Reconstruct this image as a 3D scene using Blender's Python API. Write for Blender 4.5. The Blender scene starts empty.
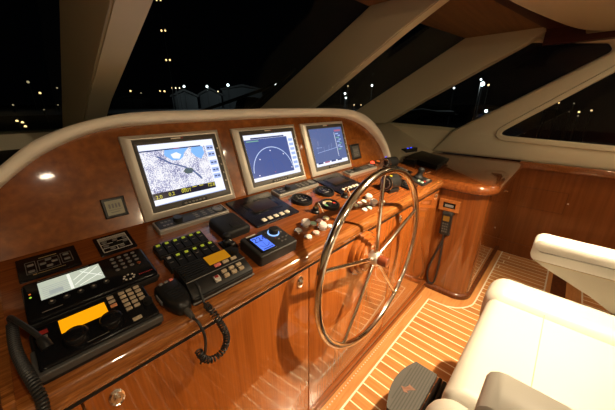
import bpy, bmesh, math, random
from mathutils import Vector, Matrix, Euler
random.seed(7)
PI = math.pi
R = math.radians
SC = bpy.context.scene
COL = SC.collection

# ------------------------------------------------------------------ materials
def lin(r, g, b):
    f = lambda c: (c/255/12.92) if c/255 <= .04045 else ((c/255+.055)/1.055)**2.4
    return (f(r), f(g), f(b), 1)

def new_mat(name):
    m = bpy.data.materials.new(name); m.use_nodes = True
    nt = m.node_tree
    return m, nt, nt.nodes['Principled BSDF']

def plain(name, col, rough=.5, metal=0, coat=0, emit=None, estr=0, spec=.5, bump=0, bscale=200):
    m, nt, b = new_mat(name)
    b.inputs['Base Color'].default_value = col
    b.inputs['Roughness'].default_value = rough
    b.inputs['Metallic'].default_value = metal
    b.inputs['Coat Weight'].default_value = coat
    b.inputs['Coat Roughness'].default_value = .04
    b.inputs['Specular IOR Level'].default_value = spec
    # a faint procedural variation so nothing is perfectly flat
    tc = nt.nodes.new('ShaderNodeTexCoord'); nz = nt.nodes.new('ShaderNodeTexNoise')
    nz.inputs['Scale'].default_value = bscale; nz.inputs['Detail'].default_value = 3
    nt.links.new(tc.outputs['Object'], nz.inputs['Vector'])
    if bump:
        bp = nt.nodes.new('ShaderNodeBump'); bp.inputs['Strength'].default_value = bump
        bp.inputs['Distance'].default_value = .002
        nt.links.new(nz.outputs['Fac'], bp.inputs['Height'])
        nt.links.new(bp.outputs['Normal'], b.inputs['Normal'])
    else:
        mr = nt.nodes.new('ShaderNodeMapRange')
        mr.inputs['To Min'].default_value = max(0, rough-.03); mr.inputs['To Max'].default_value = min(1, rough+.03)
        nt.links.new(nz.outputs['Fac'], mr.inputs['Value'])
        nt.links.new(mr.outputs['Result'], b.inputs['Roughness'])
    if emit:
        b.inputs['Emission Color'].default_value = emit
        b.inputs['Emission Strength'].default_value = estr
    return m

def wood(name, stops, scale, rough=.25, coat=1.0, detail=6, dist=.3, coat_rough=.03, streak=0, ior=1.6):
    m, nt, b = new_mat(name)
    L = nt.links.new
    tc = nt.nodes.new('ShaderNodeTexCoord'); mp = nt.nodes.new('ShaderNodeMapping')
    mp.inputs['Scale'].default_value = scale
    L(tc.outputs['Object'], mp.inputs['Vector'])
    nz = nt.nodes.new('ShaderNodeTexNoise'); nz.inputs['Scale'].default_value = 1
    nz.inputs['Detail'].default_value = detail; nz.inputs['Distortion'].default_value = dist
    nz.inputs['Roughness'].default_value = .6
    L(mp.outputs['Vector'], nz.inputs['Vector'])
    cr = nt.nodes.new('ShaderNodeValToRGB')
    e = cr.color_ramp.elements
    e[0].position, e[0].color = stops[0]; e[1].position, e[1].color = stops[-1]
    for p, c in stops[1:-1]:
        x = e.new(p); x.color = c
    L(nz.outputs['Fac'], cr.inputs['Fac'])
    out = cr.outputs['Color']
    if streak:
        mp2 = nt.nodes.new('ShaderNodeMapping'); mp2.inputs['Scale'].default_value = [s*4 for s in scale]
        L(tc.outputs['Object'], mp2.inputs['Vector'])
        n2 = nt.nodes.new('ShaderNodeTexNoise'); n2.inputs['Scale'].default_value = 1; n2.inputs['Detail'].default_value = 2
        L(mp2.outputs['Vector'], n2.inputs['Vector'])
        mr = nt.nodes.new('ShaderNodeMapRange'); mr.inputs['From Min'].default_value = .35; mr.inputs['From Max'].default_value = .65
        mr.inputs['To Min'].default_value = 1-streak; mr.inputs['To Max'].default_value = 1+streak
        L(n2.outputs['Fac'], mr.inputs['Value'])
        mx = nt.nodes.new('ShaderNodeMix'); mx.data_type = 'RGBA'; mx.blend_type = 'MULTIPLY'; mx.inputs['Factor'].default_value = 1
        L(out, mx.inputs['A']); L(mr.outputs['Result'], mx.inputs['B'])
        out = mx.outputs['Result']
    L(out, b.inputs['Base Color'])
    b.inputs['Roughness'].default_value = rough
    b.inputs['Coat Weight'].default_value = coat
    b.inputs['Coat Roughness'].default_value = coat_rough
    b.inputs['Coat IOR'].default_value = ior
    b.inputs['Specular IOR Level'].default_value = .2
    return m

M = {}
cA, cB, cC = (.27,.068,.0105,1), (.325,.086,.0135,1), (.37,.104,.018,1)
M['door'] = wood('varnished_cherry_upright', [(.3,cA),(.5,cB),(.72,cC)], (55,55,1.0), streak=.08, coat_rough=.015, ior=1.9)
M['nosing'] = wood('varnished_cherry_long', [(.3,(.12,.034,.007,1)),(.5,(.23,.075,.016,1)),(.72,(.36,.135,.034,1))], (9,150,150), streak=.15)
M['deck'] = wood('varnished_dash_top', [(.3,(.14,.036,.008,1)),(.5,(.205,.055,.0115,1)),(.72,(.28,.083,.019,1))], (1.2,120,120), streak=.12, coat=.7, coat_rough=.08)
M['counter'] = wood('varnished_counter', [(.3,(.12,.03,.007,1)),(.5,(.18,.048,.01,1)),(.72,(.25,.072,.017,1))], (2.2,60,60), streak=.1, coat_rough=.04)
M['frame_wood'] = wood('socket_frame_wood', [(.3,(.24,.075,.018,1)),(.7,(.34,.12,.034,1))], (40,40,40), coat=.4)
M['cherry_shaded'] = wood('cherry_with_painted_shade', [(.3,(.125,.033,.0065,1)),(.5,(.155,.041,.008,1)),(.72,(.19,.053,.0105,1))], (45,45,1.0), streak=.08, coat_rough=.02, ior=1.8)  # door cherry darkened in its colour to imitate shade on the corner cabinet
M['burl'] = wood('varnished_burl', [(.25,(.15,.043,.007,1)),(.5,(.22,.066,.011,1)),(.75,(.29,.097,.018,1))], (11,11,11), dist=1.0, streak=.14, coat_rough=.06, ior=1.42)
M['dark_wood'] = wood('dark_cherry', [(.3,(.065,.017,.005,1)),(.5,(.1,.028,.008,1)),(.72,(.15,.044,.012,1))], (40,40,1.5), coat=.35, coat_rough=.12, rough=.4)
M['wall_wood'] = wood('cherry_wall_panel', [(.3,(.16,.046,.010,1)),(.5,(.205,.062,.0135,1)),(.72,(.25,.08,.019,1))], (35,35,1.3), coat=.4, coat_rough=.12, rough=.4)
M['roof_wood'] = wood('cherry_roof_panel', [(.3,(.14,.058,.014,1)),(.5,(.175,.074,.019,1)),(.72,(.21,.092,.025,1))], (1.5,45,45), coat=.2, coat_rough=.2, rough=.5)
M['red_wood'] = wood('dark_red_valance', [(.3,(.035,.006,.003,1)),(.7,(.055,.011,.005,1))], (3,50,50), coat=.2, coat_rough=.2, rough=.5)
M['plinth'] = wood('plinth_wood', [(.3,(.16,.042,.009,1)),(.7,(.28,.085,.02,1))], (3,60,60))
M['border'] = wood('teak_border', [(.3,(.42,.17,.05,1)),(.5,(.52,.23,.072,1)),(.72,(.6,.28,.1,1))], (6,40,40), coat=.35, coat_rough=.12, rough=.35)
M['cream'] = plain('cream_gelcoat', (.54,.49,.34,1), .45, bscale=60)
M['cream_trim'] = plain('cream_hood_leather', (.86,.80,.68,1), .5, bscale=300)
M['dash_dark'] = plain('dark_dash_cover', (.012,.011,.010,1), .9)
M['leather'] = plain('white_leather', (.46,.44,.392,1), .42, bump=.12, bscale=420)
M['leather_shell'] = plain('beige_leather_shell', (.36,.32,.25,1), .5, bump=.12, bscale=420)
M['seam'] = plain('seam_thread', (.42,.33,.22,1), .7)
M['steel'] = plain('polished_steel', (.78,.74,.66,1), .12, metal=1)
M['chrome'] = plain('chrome', (.88,.85,.8,1), .16, metal=1)
M['satin'] = plain('satin_steel', (.88,.85,.78,1), .34, metal=.9)
M['silver'] = plain('champagne_frame', (.58,.54,.47,1), .38, metal=.35)
M['pad'] = plain('grey_metal_rim', (.34,.315,.275,1), .4, metal=.4)
M['bezel'] = plain('dark_grey_bezel', (.06,.056,.05,1), .5)
M['black'] = plain('black_plastic', (.010,.010,.010,1), .4, spec=.3)
M['matte'] = plain('matte_black', (.009,.009,.009,1), .6, spec=.3)
M['gloss'] = plain('gloss_black', (.006,.006,.007,1), .15, spec=.2)
M['navy'] = plain('dark_blue_black_panel', (.007,.007,.013,1), .25, spec=.25)
M['rubber'] = plain('rubber_cord', (.014,.014,.014,1), .5)
M['tray'] = plain('grey_tray', (.055,.054,.052,1), .5)
M['grey'] = plain('grey_plastic', (.16,.155,.15,1), .4)
M['grey_dark'] = plain('charcoal_plastic', (.019,.0185,.018,1), .4, spec=.35)
M['key'] = plain('beige_key', (.42,.33,.22,1), .5)
M['key_grey'] = plain('grey_key', (.16,.15,.14,1), .5)
M['white_key'] = plain('white_key', (.75,.68,.55,1), .45)
M['line'] = plain('pale_print', (.5,.46,.4,1), .6)
M['line_dim'] = plain('grey_print', (.14,.13,.12,1), .6)
M['dial_green'] = plain('dial_green_print', (.12,.3,.15,1), .5)
M['gold'] = plain('gold_print', (.35,.25,.1,1), .5)
M['red'] = plain('red_print', (.3,.02,.015,1), .5)
M['pink'] = plain('pink_key', (.75,.2,.16,1), .5)
M['orange_key'] = plain('orange_key', (.6,.24,.1,1), .5)
M['green_led'] = plain('green_indicator', (.35,.45,.03,1), .4, emit=(.5,.6,.06,1), estr=.22)
M['white_led'] = plain('grey_indicator', (.4,.38,.36,1), .4)
M['lcd_white'] = plain('lit_white_lcd', (.2,.2,.2,1), .2, emit=lin(196,206,186), estr=.85)
M['lcd_line'] = plain('lcd_drawing', (.2,.2,.2,1), .2, emit=lin(240,244,230), estr=1.0)
M['lcd_edge'] = plain('lcd_shade', (.2,.2,.2,1), .2, emit=lin(165,176,172), estr=.8)
M['lcd_orange'] = plain('lit_orange_lcd', (.2,.1,.01,1), .2, emit=lin(255,165,4), estr=1.0)
M['lcd_amber'] = plain('dim_amber_lcd', (.1,.05,.01,1), .2, emit=lin(190,125,10), estr=.75)
M['lcd_brown'] = plain('faint_amber_lcd', (.1,.05,.01,1), .2, emit=lin(95,62,14), estr=.7)
M['lcd_blue'] = plain('lit_blue_lcd', (.02,.03,.1,1), .2, emit=lin(92,132,255), estr=1.05)
M['lcd_navy'] = plain('blue_lcd_digits', (.01,.01,.05,1), .2, emit=lin(22,40,140), estr=.7)
M['blue_glow'] = plain('blue_ring', (.02,.03,.1,1), .3, emit=lin(150,190,255), estr=1.3)
M['blue_led'] = plain('blue_led', (.01,.01,.1,1), .3, emit=(.02,.05,1,1), estr=3)
M['red_led'] = plain('red_led', (.2,.01,.01,1), .3, emit=(1,.05,.02,1), estr=4)
M['orange_led'] = plain('orange_led', (.2,.05,.01,1), .3, emit=(1,.22,.03,1), estr=.5)
M['yellow_led'] = plain('yellow_led', (.2,.15,.01,1), .3, emit=(1,.6,.02,1), estr=1.0)
M['g_led'] = plain('small_green_led', (.05,.1,.01,1), .3, emit=(.4,.7,.05,1), estr=1.0)
M['scr_white'] = plain('screen_white', (.02,.02,.02,1), .15, emit=lin(235,240,255), estr=1.15)
M['scr_pale'] = plain('screen_pale_blue', (.02,.02,.02,1), .15, emit=lin(168,192,244), estr=1.0)
M['scr_blue'] = plain('screen_slate_blue', (.02,.02,.02,1), .15, emit=lin(66,86,146), estr=1.1)
M['scr_blue_dim'] = plain('screen_blue_lines', (.02,.02,.02,1), .15, emit=lin(56,92,176), estr=.9)
M['scr_slate'] = plain('screen_grey_blue', (.02,.02,.02,1), .15, emit=lin(86,104,154), estr=1.05)
M['scr_arc'] = plain('screen_arc', (.02,.02,.02,1), .15, emit=lin(200,220,255), estr=1.1)
M['scr_dark'] = plain('screen_data_bar', (.01,.01,.01,1), .15, emit=lin(24,26,52), estr=.7)
M['scr_yellow'] = plain('screen_yellow_digits', (.01,.01,.01,1), .15, emit=lin(225,215,70), estr=1.0)
M['scr_navy'] = plain('screen_navy', (.01,.01,.01,1), .15, emit=lin(40,60,120), estr=.8)
M['scr_isle'] = plain('screen_isle', (.01,.01,.01,1), .15, emit=lin(92,108,110), estr=.9)
M['scr_red'] = plain('screen_red', (.01,.01,.01,1), .15, emit=lin(190,110,140), estr=.9)
M['scr_green'] = plain('screen_green', (.01,.01,.01,1), .15, emit=lin(130,190,170), estr=.9)
M['scr_water'] = plain('screen_water', (.01,.01,.01,1), .15, emit=lin(130,185,250), estr=1.1)
M['gauge_lcd'] = plain('unlit_gauge_face', (.27,.26,.17,1), .4)
M['scr_off'] = plain('unlit_brown_screen', (.022,.012,.007,1), .3, spec=.2)
M['grille'] = plain('grip_rubber', (.075,.072,.064,1), .75, bump=.5, bscale=500)
M['grille_line'] = plain('grip_rubber_dark', (.05,.048,.043,1), .75)
M['emblem'] = plain('bronze_emblem', (.22,.1,.06,1), .5)
M['crystal'] = plain('clear_knob', (.92,.86,.82,1), .06, spec=.9)
M['crystal'].node_tree.nodes['Principled BSDF'].inputs['Transmission Weight'].default_value = .35
M['btn_white'] = plain('white_button', (.85,.8,.7,1), .3)
M['btn_green'] = plain('mint_button', (.5,.75,.55,1), .3)
M['btn_red'] = plain('rose_button', (.8,.5,.44,1), .3)
M['btn_yellow'] = plain('ivory_button', (.85,.78,.5,1), .3)
M['brass'] = plain('brass_key', (.6,.45,.2,1), .2, metal=1)
M['cap'] = plain('reddish_wood_cap', (.2,.045,.016,1), .25, coat=1)
M['lamp'] = plain('downlight_glass', (1,1,1,1), .3, emit=(1,.82,.6,1), estr=90)
M['far_wall'] = plain('warehouse_wall', (.035,.038,.04,1), .9, bscale=2)
M['far_roof'] = plain('warehouse_roof', (.03,.03,.03,1), .9, bscale=2)
M['quay'] = plain('dark_quay', (.006,.006,.007,1), .9, bscale=1)
M['lamp_cool'] = plain('cool_lamp', (1,1,1,1), .3, emit=(.85,.95,1,1), estr=7)
M['lamp_warm'] = plain('warm_lamp', (1,1,1,1), .3, emit=(1,.62,.25,1), estr=2.6)
M['lamp_dim'] = plain('dim_lamp', (1,1,1,1), .3, emit=(1,.75,.4,1), estr=.5)
M['lamp_pole'] = plain('lamp_pole', (.006,.006,.006,1), .9)

def glass_mat():
    m, nt, b = new_mat('window_glass')
    nt.nodes.remove(b)
    out = nt.nodes['Material Output']
    t = nt.nodes.new('ShaderNodeBsdfTransparent'); t.inputs['Color'].default_value = (.86,.9,.88,1)
    g = nt.nodes.new('ShaderNodeBsdfGlossy'); g.inputs['Roughness'].default_value = .01
    ge = nt.nodes.new('ShaderNodeNewGeometry'); dt = nt.nodes.new('ShaderNodeVectorMath'); dt.operation = 'DOT_PRODUCT'
    nt.links.new(ge.outputs['Incoming'], dt.inputs[0]); nt.links.new(ge.outputs['Normal'], dt.inputs[1])
    prev = dt.outputs['Value']
    for op, val, swap in (('ABSOLUTE',None,0),('SUBTRACT',1,1),('POWER',5,0),('MULTIPLY_ADD',.48,0)):   # Schlick reflectance of one surface of the pane
        n = nt.nodes.new('ShaderNodeMath'); n.operation = op
        nt.links.new(prev, n.inputs[1 if swap else 0])
        if val is not None: n.inputs[0 if swap else 1].default_value = val
        if op == 'MULTIPLY_ADD': n.inputs[2].default_value = .02
        prev = n.outputs[0]
    f = n
    mx = nt.nodes.new('ShaderNodeMixShader')
    nt.links.new(f.outputs[0], mx.inputs[0]); nt.links.new(t.outputs[0], mx.inputs[1]); nt.links.new(g.outputs[0], mx.inputs[2])
    nt.links.new(mx.outputs[0], out.inputs['Surface'])
    return m
M['glass'] = glass_mat()

def floor_mat():
    m, nt, b = new_mat('teak_and_holly_floor')
    L = nt.links.new; N = nt.nodes.new
    def math_(op, a, bb=None):
        n = N('ShaderNodeMath'); n.operation = op
        for i, v in enumerate((a, bb)):
            if v is None: continue
            if isinstance(v, (int, float)): n.inputs[i].default_value = v
            else: L(v, n.inputs[i])
        return n.outputs[0]
    tc = N('ShaderNodeTexCoord'); sx = N('ShaderNodeSeparateXYZ'); L(tc.outputs['Object'], sx.inputs[0])
    u = math_('DIVIDE', math_('SUBTRACT', sx.outputs['X'], .835), .0615)
    fr = math_('FRACT', u); fl = math_('FLOOR', u)
    strip = math_('LESS_THAN', fr, .115)
    wn = N('ShaderNodeTexWhiteNoise'); wn.noise_dimensions = '1D'; L(fl, wn.inputs['W'])
    v = math_('FRACT', math_('ADD', math_('DIVIDE', sx.outputs['Y'], 4.2), math_('MULTIPLY', wn.outputs['Value'], 7.3)))
    butt = math_('LESS_THAN', v, .0016)
    line = math_('MAXIMUM', strip, butt)
    mp = N('ShaderNodeMapping'); mp.inputs['Scale'].default_value = (60,3,60); L(tc.outputs['Object'], mp.inputs['Vector'])
    nz = N('ShaderNodeTexNoise'); nz.inputs['Scale'].default_value = 1; nz.inputs['Detail'].default_value = 6; L(mp.outputs['Vector'], nz.inputs['Vector'])
    cr = N('ShaderNodeValToRGB'); e = cr.color_ramp.elements
    e[0].position = .3; e[0].color = (.44,.17,.042,1); e[1].position = .72; e[1].color = (.60,.27,.082,1)
    L(nz.outputs['Fac'], cr.inputs['Fac'])
    mr = N('ShaderNodeMapRange'); mr.inputs['To Min'].default_value = .8; mr.inputs['To Max'].default_value = 1.12
    L(wn.outputs['Value'], mr.inputs['Value'])
    m1 = N('ShaderNodeMix'); m1.data_type = 'RGBA'; m1.blend_type = 'MULTIPLY'; m1.inputs['Factor'].default_value = 1
    L(cr.outputs['Color'], m1.inputs['A']); L(mr.outputs['Result'], m1.inputs['B'])
    m2 = N('ShaderNodeMix'); m2.data_type = 'RGBA'; L(line, m2.inputs['Factor']); L(m1.outputs['Result'], m2.inputs['A'])
    m2.inputs['B'].default_value = (.92,.82,.6,1)
    L(m2.outputs['Result'], b.inputs['Base Color'])
    b.inputs['Roughness'].default_value = .35; b.inputs['Coat Weight'].default_value = .35; b.inputs['Coat Roughness'].default_value = .1
    b.inputs['Specular IOR Level'].default_value = .3
    return m
M['floor'] = floor_mat()

def chart_mat():
    m, nt, b = new_mat('chart_picture')
    L = nt.links.new; N = nt.nodes.new
    tc = N('ShaderNodeTexCoord')
    n1 = N('ShaderNodeTexVoronoi'); n1.inputs['Scale'].default_value = 260
    n2 = N('ShaderNodeTexNoise'); n2.inputs['Scale'].default_value = 26; n2.inputs['Detail'].default_value = 5
    L(tc.outputs['Object'], n1.inputs['Vector']); L(tc.outputs['Object'], n2.inputs['Vector'])
    ad = N('ShaderNodeMath'); ad.operation = 'MULTIPLY_ADD'; ad.inputs[1].default_value = .8
    L(n1.outputs['Distance'], ad.inputs[0]); L(n2.outputs['Fac'], ad.inputs[2])
    cr = N('ShaderNodeValToRGB'); e = cr.color_ramp.elements
    e[0].position = .52; e[0].color = lin(64,68,104); e[1].position = 1.0; e[1].color = lin(250,250,255)
    for p, c in ((.64, lin(112,112,158)), (.75, lin(160,162,204)), (.86, lin(204,206,234))):
        x = e.new(p); x.color = c
    L(ad.outputs[0], cr.inputs['Fac'])
    b.inputs['Base Color'].default_value = (.02,.02,.02,1)
    b.inputs['Roughness'].default_value = .15
    L(cr.outputs['Color'], b.inputs['Emission Color']); b.inputs['Emission Strength'].default_value = 1.0
    return m
M['chart'] = chart_mat()

# ------------------------------------------------------------------ mesh helpers
class MB:
    def __init__(s): s.bm = bmesh.new(); s.m = 0; s.mats = []
    def mat(s, name):
        if name not in s.mats: s.mats.append(name)
        s.m = s.mats.index(name); return s
    def face(s, pts):
        f = s.bm.faces.new([s.bm.verts.new(p) for p in pts]); f.material_index = s.m; return f
    def loft(s, rings, caps=True, closed=True):
        vs = [[s.bm.verts.new(p) for p in r] for r in rings]
        n = len(rings[0])
        for a, b in zip(vs, vs[1:]):
            for i in range(n if closed else n-1):
                j = (i+1) % n
                try:
                    f = s.bm.faces.new((a[i], a[j], b[j], b[i])); f.material_index = s.m
                except ValueError: pass
        if caps and closed:
            for r in (list(reversed(vs[0])), vs[-1]):
                f = s.bm.faces.new(r); f.material_index = s.m
        return s
    def box(s, x0, x1, y0, y1, z0, z1):
        s.loft([[(x0,y0,z),(x1,y0,z),(x1,y1,z),(x0,y1,z)] for z in (z0,z1)]); return s
    def rbox(s, x0, x1, y0, y1, z0, z1, r=.01, b=.003, bb=0, n=5, steps=4):
        def ring(ins, z):
            rr = max(r-ins, .0005); out = []
            for cx, cy, a in ((x1-ins-rr,y1-ins-rr,0),(x0+ins+rr,y1-ins-rr,90),(x0+ins+rr,y0+ins+rr,180),(x1-ins-rr,y0+ins+rr,270)):
                for k in range(n+1):
                    t = R(a+90*k/n); out.append((cx+rr*math.cos(t), cy+rr*math.sin(t), z))
            return out
        L = []
        if bb:
            for k in range(steps): t = R(90*k/steps); L.append(ring(bb*(1-math.sin(t)), z0+bb*(1-math.cos(t))))
            L.append(ring(0, z0+bb))
        else: L.append(ring(0, z0))
        if b:
            for k in range(steps+1): t = R(90*k/steps); L.append(ring(b*(1-math.cos(t)), z1-b+b*math.sin(t)))
        else: L.append(ring(0, z1))
        s.loft(L); return s
    def prism(s, pts, z0, z1):           # pts counter-clockwise in xy
        s.loft([[(x,y,z0) for x,y in pts],[(x,y,z1) for x,y in pts]]); return s
    def xprism(s, pts, x0, x1):          # pts in yz
        s.loft([[(x0,y,z) for y,z in pts],[(x1,y,z) for y,z in pts]]); return s
    def lathe(s, prof, c=(0,0,0), axis='z', n=24, caps=True):
        rings = []
        for r, h in prof:
            ring = []
            for k in range(n):
                a = 2*PI*k/n; x, y = r*math.cos(a), r*math.sin(a)
                p = {'z':(x,y,h), 'x':(h,x,y), 'y':(y,h,x)}[axis]
                ring.append((c[0]+p[0], c[1]+p[1], c[2]+p[2]))
            rings.append(ring)
        s.loft(rings, caps); return s
    def ell(s, c, rx, ry, z0, z1, n=20):
        s.prism([(c[0]+rx*math.cos(2*PI*k/n), c[1]+ry*math.sin(2*PI*k/n)) for k in range(n)], z0, z1); return s
    def tube(s, path, r, n=10, closed=False):
        P = [Vector(p) for p in path]; N = len(P); rad = r if isinstance(r, (list,tuple)) else [r]*N
        rings = []; ref = None
        for i in range(N):
            if closed: t = (P[(i+1)%N]-P[i-1])
            else: t = P[min(i+1,N-1)]-P[max(i-1,0)]
            t.normalize()
            if ref is None:
                ref = Vector((0,0,1)) if abs(t.z) < .9 else Vector((1,0,0))
            a = (ref - t*ref.dot(t))
            if a.length < 1e-6: a = t.orthogonal()
            a.normalize(); b = t.cross(a); ref = a
            rings.append([tuple(P[i]+a*(rad[i]*math.cos(2*PI*k/n))+b*(rad[i]*math.sin(2*PI*k/n))) for k in range(n)])
        if closed: rings.append(rings[0])
        s.loft(rings, caps=not closed); 
        if closed: bmesh.ops.remove_doubles(s.bm, verts=s.bm.verts, dist=1e-6)
        return s
    def text(s, txt, size, x, y, z, align='LEFT'):
        cu = bpy.data.curves.new('t', 'FONT'); cu.body = txt; cu.size = size; cu.align_x = align; cu.resolution_u = 2
        o = bpy.data.objects.new('t', cu); COL.objects.link(o)
        me = bpy.data.meshes.new_from_object(o.evaluated_get(bpy.context.evaluated_depsgraph_get()))
        me.transform(Matrix.Translation((x,y,z)))
        k = len(s.bm.faces); s.bm.from_mesh(me); s.bm.faces.ensure_lookup_table()
        for f in s.bm.faces[k:]: f.material_index = s.m
        bpy.data.objects.remove(o); bpy.data.curves.remove(cu); bpy.data.meshes.remove(me)
        return s
    def build(s, name, parent=None, mat=None, sharp=38, fix=True):
        if mat: s.mats = [mat]
        if fix: bmesh.ops.recalc_face_normals(s.bm, faces=s.bm.faces)
        for f in s.bm.faces: f.smooth = True
        for e in s.bm.edges:
            if len(e.link_faces) == 2 and e.calc_face_angle(0) > R(sharp): e.smooth = False
        me = bpy.data.meshes.new(name); s.bm.to_mesh(me); s.bm.free()
        for m in s.mats: me.materials.append(M[m])
        o = bpy.data.objects.new(name, me); COL.objects.link(o)
        if parent: o.parent = parent
        return o

def tag(o, label, cat, group=None, kind=None):
    o['label'] = label
    if cat: o['category'] = cat
    if group: o['group'] = group
    if kind: o['kind'] = kind
    return o
def thing(name, label, cat, loc=(0,0,0), rot=(0,0,0), group=None):
    o = bpy.data.objects.new(name, None); COL.objects.link(o); o.empty_display_size = .05
    o.location = loc; o.rotation_euler = rot
    return tag(o, label, cat, group)
def struct(o, label):
    o['kind'] = 'structure'; o['label'] = label; return o
def smooth_path(pts, n=8):
    P = [Vector(p) for p in pts]; P = [P[0]*2-P[1]]+P+[P[-1]*2-P[-2]]; out = []
    for i in range(1, len(P)-2):
        for k in range(n):
            t = k/n; a,b,c,d = P[i-1:i+3]
            out.append(.5*((2*b)+(c-a)*t+(2*a-5*b+4*c-d)*t*t+(3*b-a-3*c+d)*t**3))
    out.append(P[-2]); return out
def coil(path, rad, wire, turns, mb, n=6, per=10):
    P = smooth_path(path, 10); L = [0]
    for a, b in zip(P, P[1:]): L.append(L[-1]+(b-a).length)
    tot = L[-1]; pts = []; ref = Vector((1,0,.3)).normalized(); j = 0
    for k in range(turns*per+1):
        s_ = tot*k/(turns*per)
        while j < len(L)-2 and L[j+1] < s_: j += 1
        f = (s_-L[j])/max(L[j+1]-L[j],1e-9); p = P[j].lerp(P[j+1], f)
        t = (P[min(j+1,len(P)-1)]-P[max(j-1,0)]).normalized()
        a = ref - t*ref.dot(t); a.normalize(); ref = a; b = t.cross(a)
        w = 2*PI*k/per
        pts.append(p+a*rad*math.cos(w)+b*rad*math.sin(w))
    mb.tube(pts, wire, n)
def curve_plate(outline, holes, ext, bev, name, to_world, mat, parent=None):
    cu = bpy.data.curves.new('c', 'CURVE'); cu.dimensions = '2D'; cu.fill_mode = 'BOTH'; cu.extrude = ext; cu.bevel_depth = bev; cu.bevel_resolution = 2
    cu.offset = -bev
    for pts in [outline]+holes:
        sp = cu.splines.new('POLY'); sp.points.add(len(pts)-1); sp.use_cyclic_u = True
        for p, q in zip(sp.points, pts): p.co = (q[0], q[1], 0, 1)
    o = bpy.data.objects.new('c', cu); COL.objects.link(o)
    me = bpy.data.meshes.new_from_object(o.evaluated_get(bpy.context.evaluated_depsgraph_get()))
    bpy.data.objects.remove(o); bpy.data.curves.remove(cu)
    me.transform(to_world); me.materials.clear()
    b = MB(); b.mats = [mat]; b.bm.from_mesh(me); bpy.data.meshes.remove(me)
    for f in b.bm.faces: f.material_index = 0
    bmesh.ops.remove_doubles(b.bm, verts=b.bm.verts, dist=1e-5)
    return b.build(name, parent)
def rounded(pts, rads, n=6):
    out = []; N = len(pts)
    for i, p in enumerate(pts):
        r = rads[i]; p = Vector(p)
        if not r: out.append(tuple(p)); continue
        a = (Vector(pts[i-1])-p).normalized(); b = (Vector(pts[(i+1)%N])-p).normalized()
        ang = a.angle(b); d = r/math.tan(ang/2)
        A = p+a*d; B = p+b*d
        for k in range(n+1):
            t = k/n; out.append(tuple((A*(1-t)+p*t)*(1-t)+(p*(1-t)+B*t)*t))
    return out

# ------------------------------------------------------------------ frames of the dash
AL = R(11.5); Y0, Z0 = .575, .905                     # sloped dash top
BT = R(71); YP, ZP = 1.042, 1.0                       # leaning monitor panel
def dk(x, v, w=0): return (x, Y0+v*math.cos(AL)-w*math.sin(AL), Z0+v*math.sin(AL)+w*math.cos(AL))
def pn(x, h, w=0): return (x, YP+h*math.cos(BT)-w*math.sin(BT), ZP+h*math.sin(BT)+w*math.cos(BT))
DR = (AL,0,0); PR = (BT,0,0)
def on_dash(name, label, cat, x, v, group=None, rz=0): 
    o = thing(name, label, cat, dk(x,v), DR, group)
    if rz: o.rotation_euler = (Matrix.Rotation(AL,3,'X') @ Matrix.Rotation(rz,3,'Z')).to_euler()
    return o
def on_panel(name, label, cat, x, h, group=None): return thing(name, label, cat, pn(x,h), PR, group)

# ================================================================== SETTING
# floor
b = MB().mat('floor'); b.box(-1.3, 3.2, -2.6, 2.6, -.04, 0)
struct(b.build('floor'), 'striped teak and holly cabin floor')
# border boards round the console foot, with the white inlay line
inner = [(-1.25,.507),(1.884,.507),(1.884,.427),(1.893,.375),(1.921,.322),(1.955,.288),(1.991,.265),(2.04,.245),(2.095,.241),(3.13,.241)]
outer = [(-1.25,.60),(2.02,.60),(2.03,.56),(2.03,.45),(2.03,.40),(2.035,.36),(2.06,.32),(2.09,.305),(2.12,.30),(3.13,.30)]
b = MB().mat('border')
for i in range(len(inner)-1):
    a0,a1,o0,o1 = inner[i],inner[i+1],outer[i],outer[i+1]
    b.loft([[(a0[0],a0[1],.0),(o0[0],o0[1],.0),(o0[0],o0[1],.003),(a0[0],a0[1],.003)],[(a1[0],a1[1],.0),(o1[0],o1[1],.0),(o1[0],o1[1],.003),(a1[0],a1[1],.003)]])
b.mat('white_key')
for i in range(len(inner)-1):
    a0,a1 = Vector(inner[i]),Vector(inner[i+1]); t=(a1-a0).normalized(); nrm=Vector((t.y,-t.x))*.009
    b.loft([[(a0.x,a0.y,0),(a0.x+nrm.x,a0.y+nrm.y,0),(a0.x+nrm.x,a0.y+nrm.y,.0035),(a0.x,a0.y,.0035)],[(a1.x,a1.y,0),(a1.x+nrm.x,a1.y+nrm.y,0),(a1.x+nrm.x,a1.y+nrm.y,.0035),(a1.x,a1.y,.0035)]])
b.mat('line')
for k in range(110): b.ell((-.2+k*.019,.557), .004,.004, .002,.0042, 6)
struct(b.build('trim_1'), 'plain teak border board along the console foot with white inlay and air holes')
b = MB().mat('dark_wood'); b.box(2.0,3.12,-.255,-.165,0,.004); b.box(2.0,3.12,-.62,-.53,0,.004)
b.mat('border'); b.box(2.0,3.12,-.165,-.135,0,.004); b.box(2.0,3.12,-.345,-.255,0,.004)
b.mat('white_key'); b.box(2.0,3.12,-.135,-.125,0,.0045); b.box(2.0,3.12,-.355,-.345,0,.0045)
struct(b.build('trim_2'), 'dark inlaid threshold strip across the floor beyond the seat')

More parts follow.
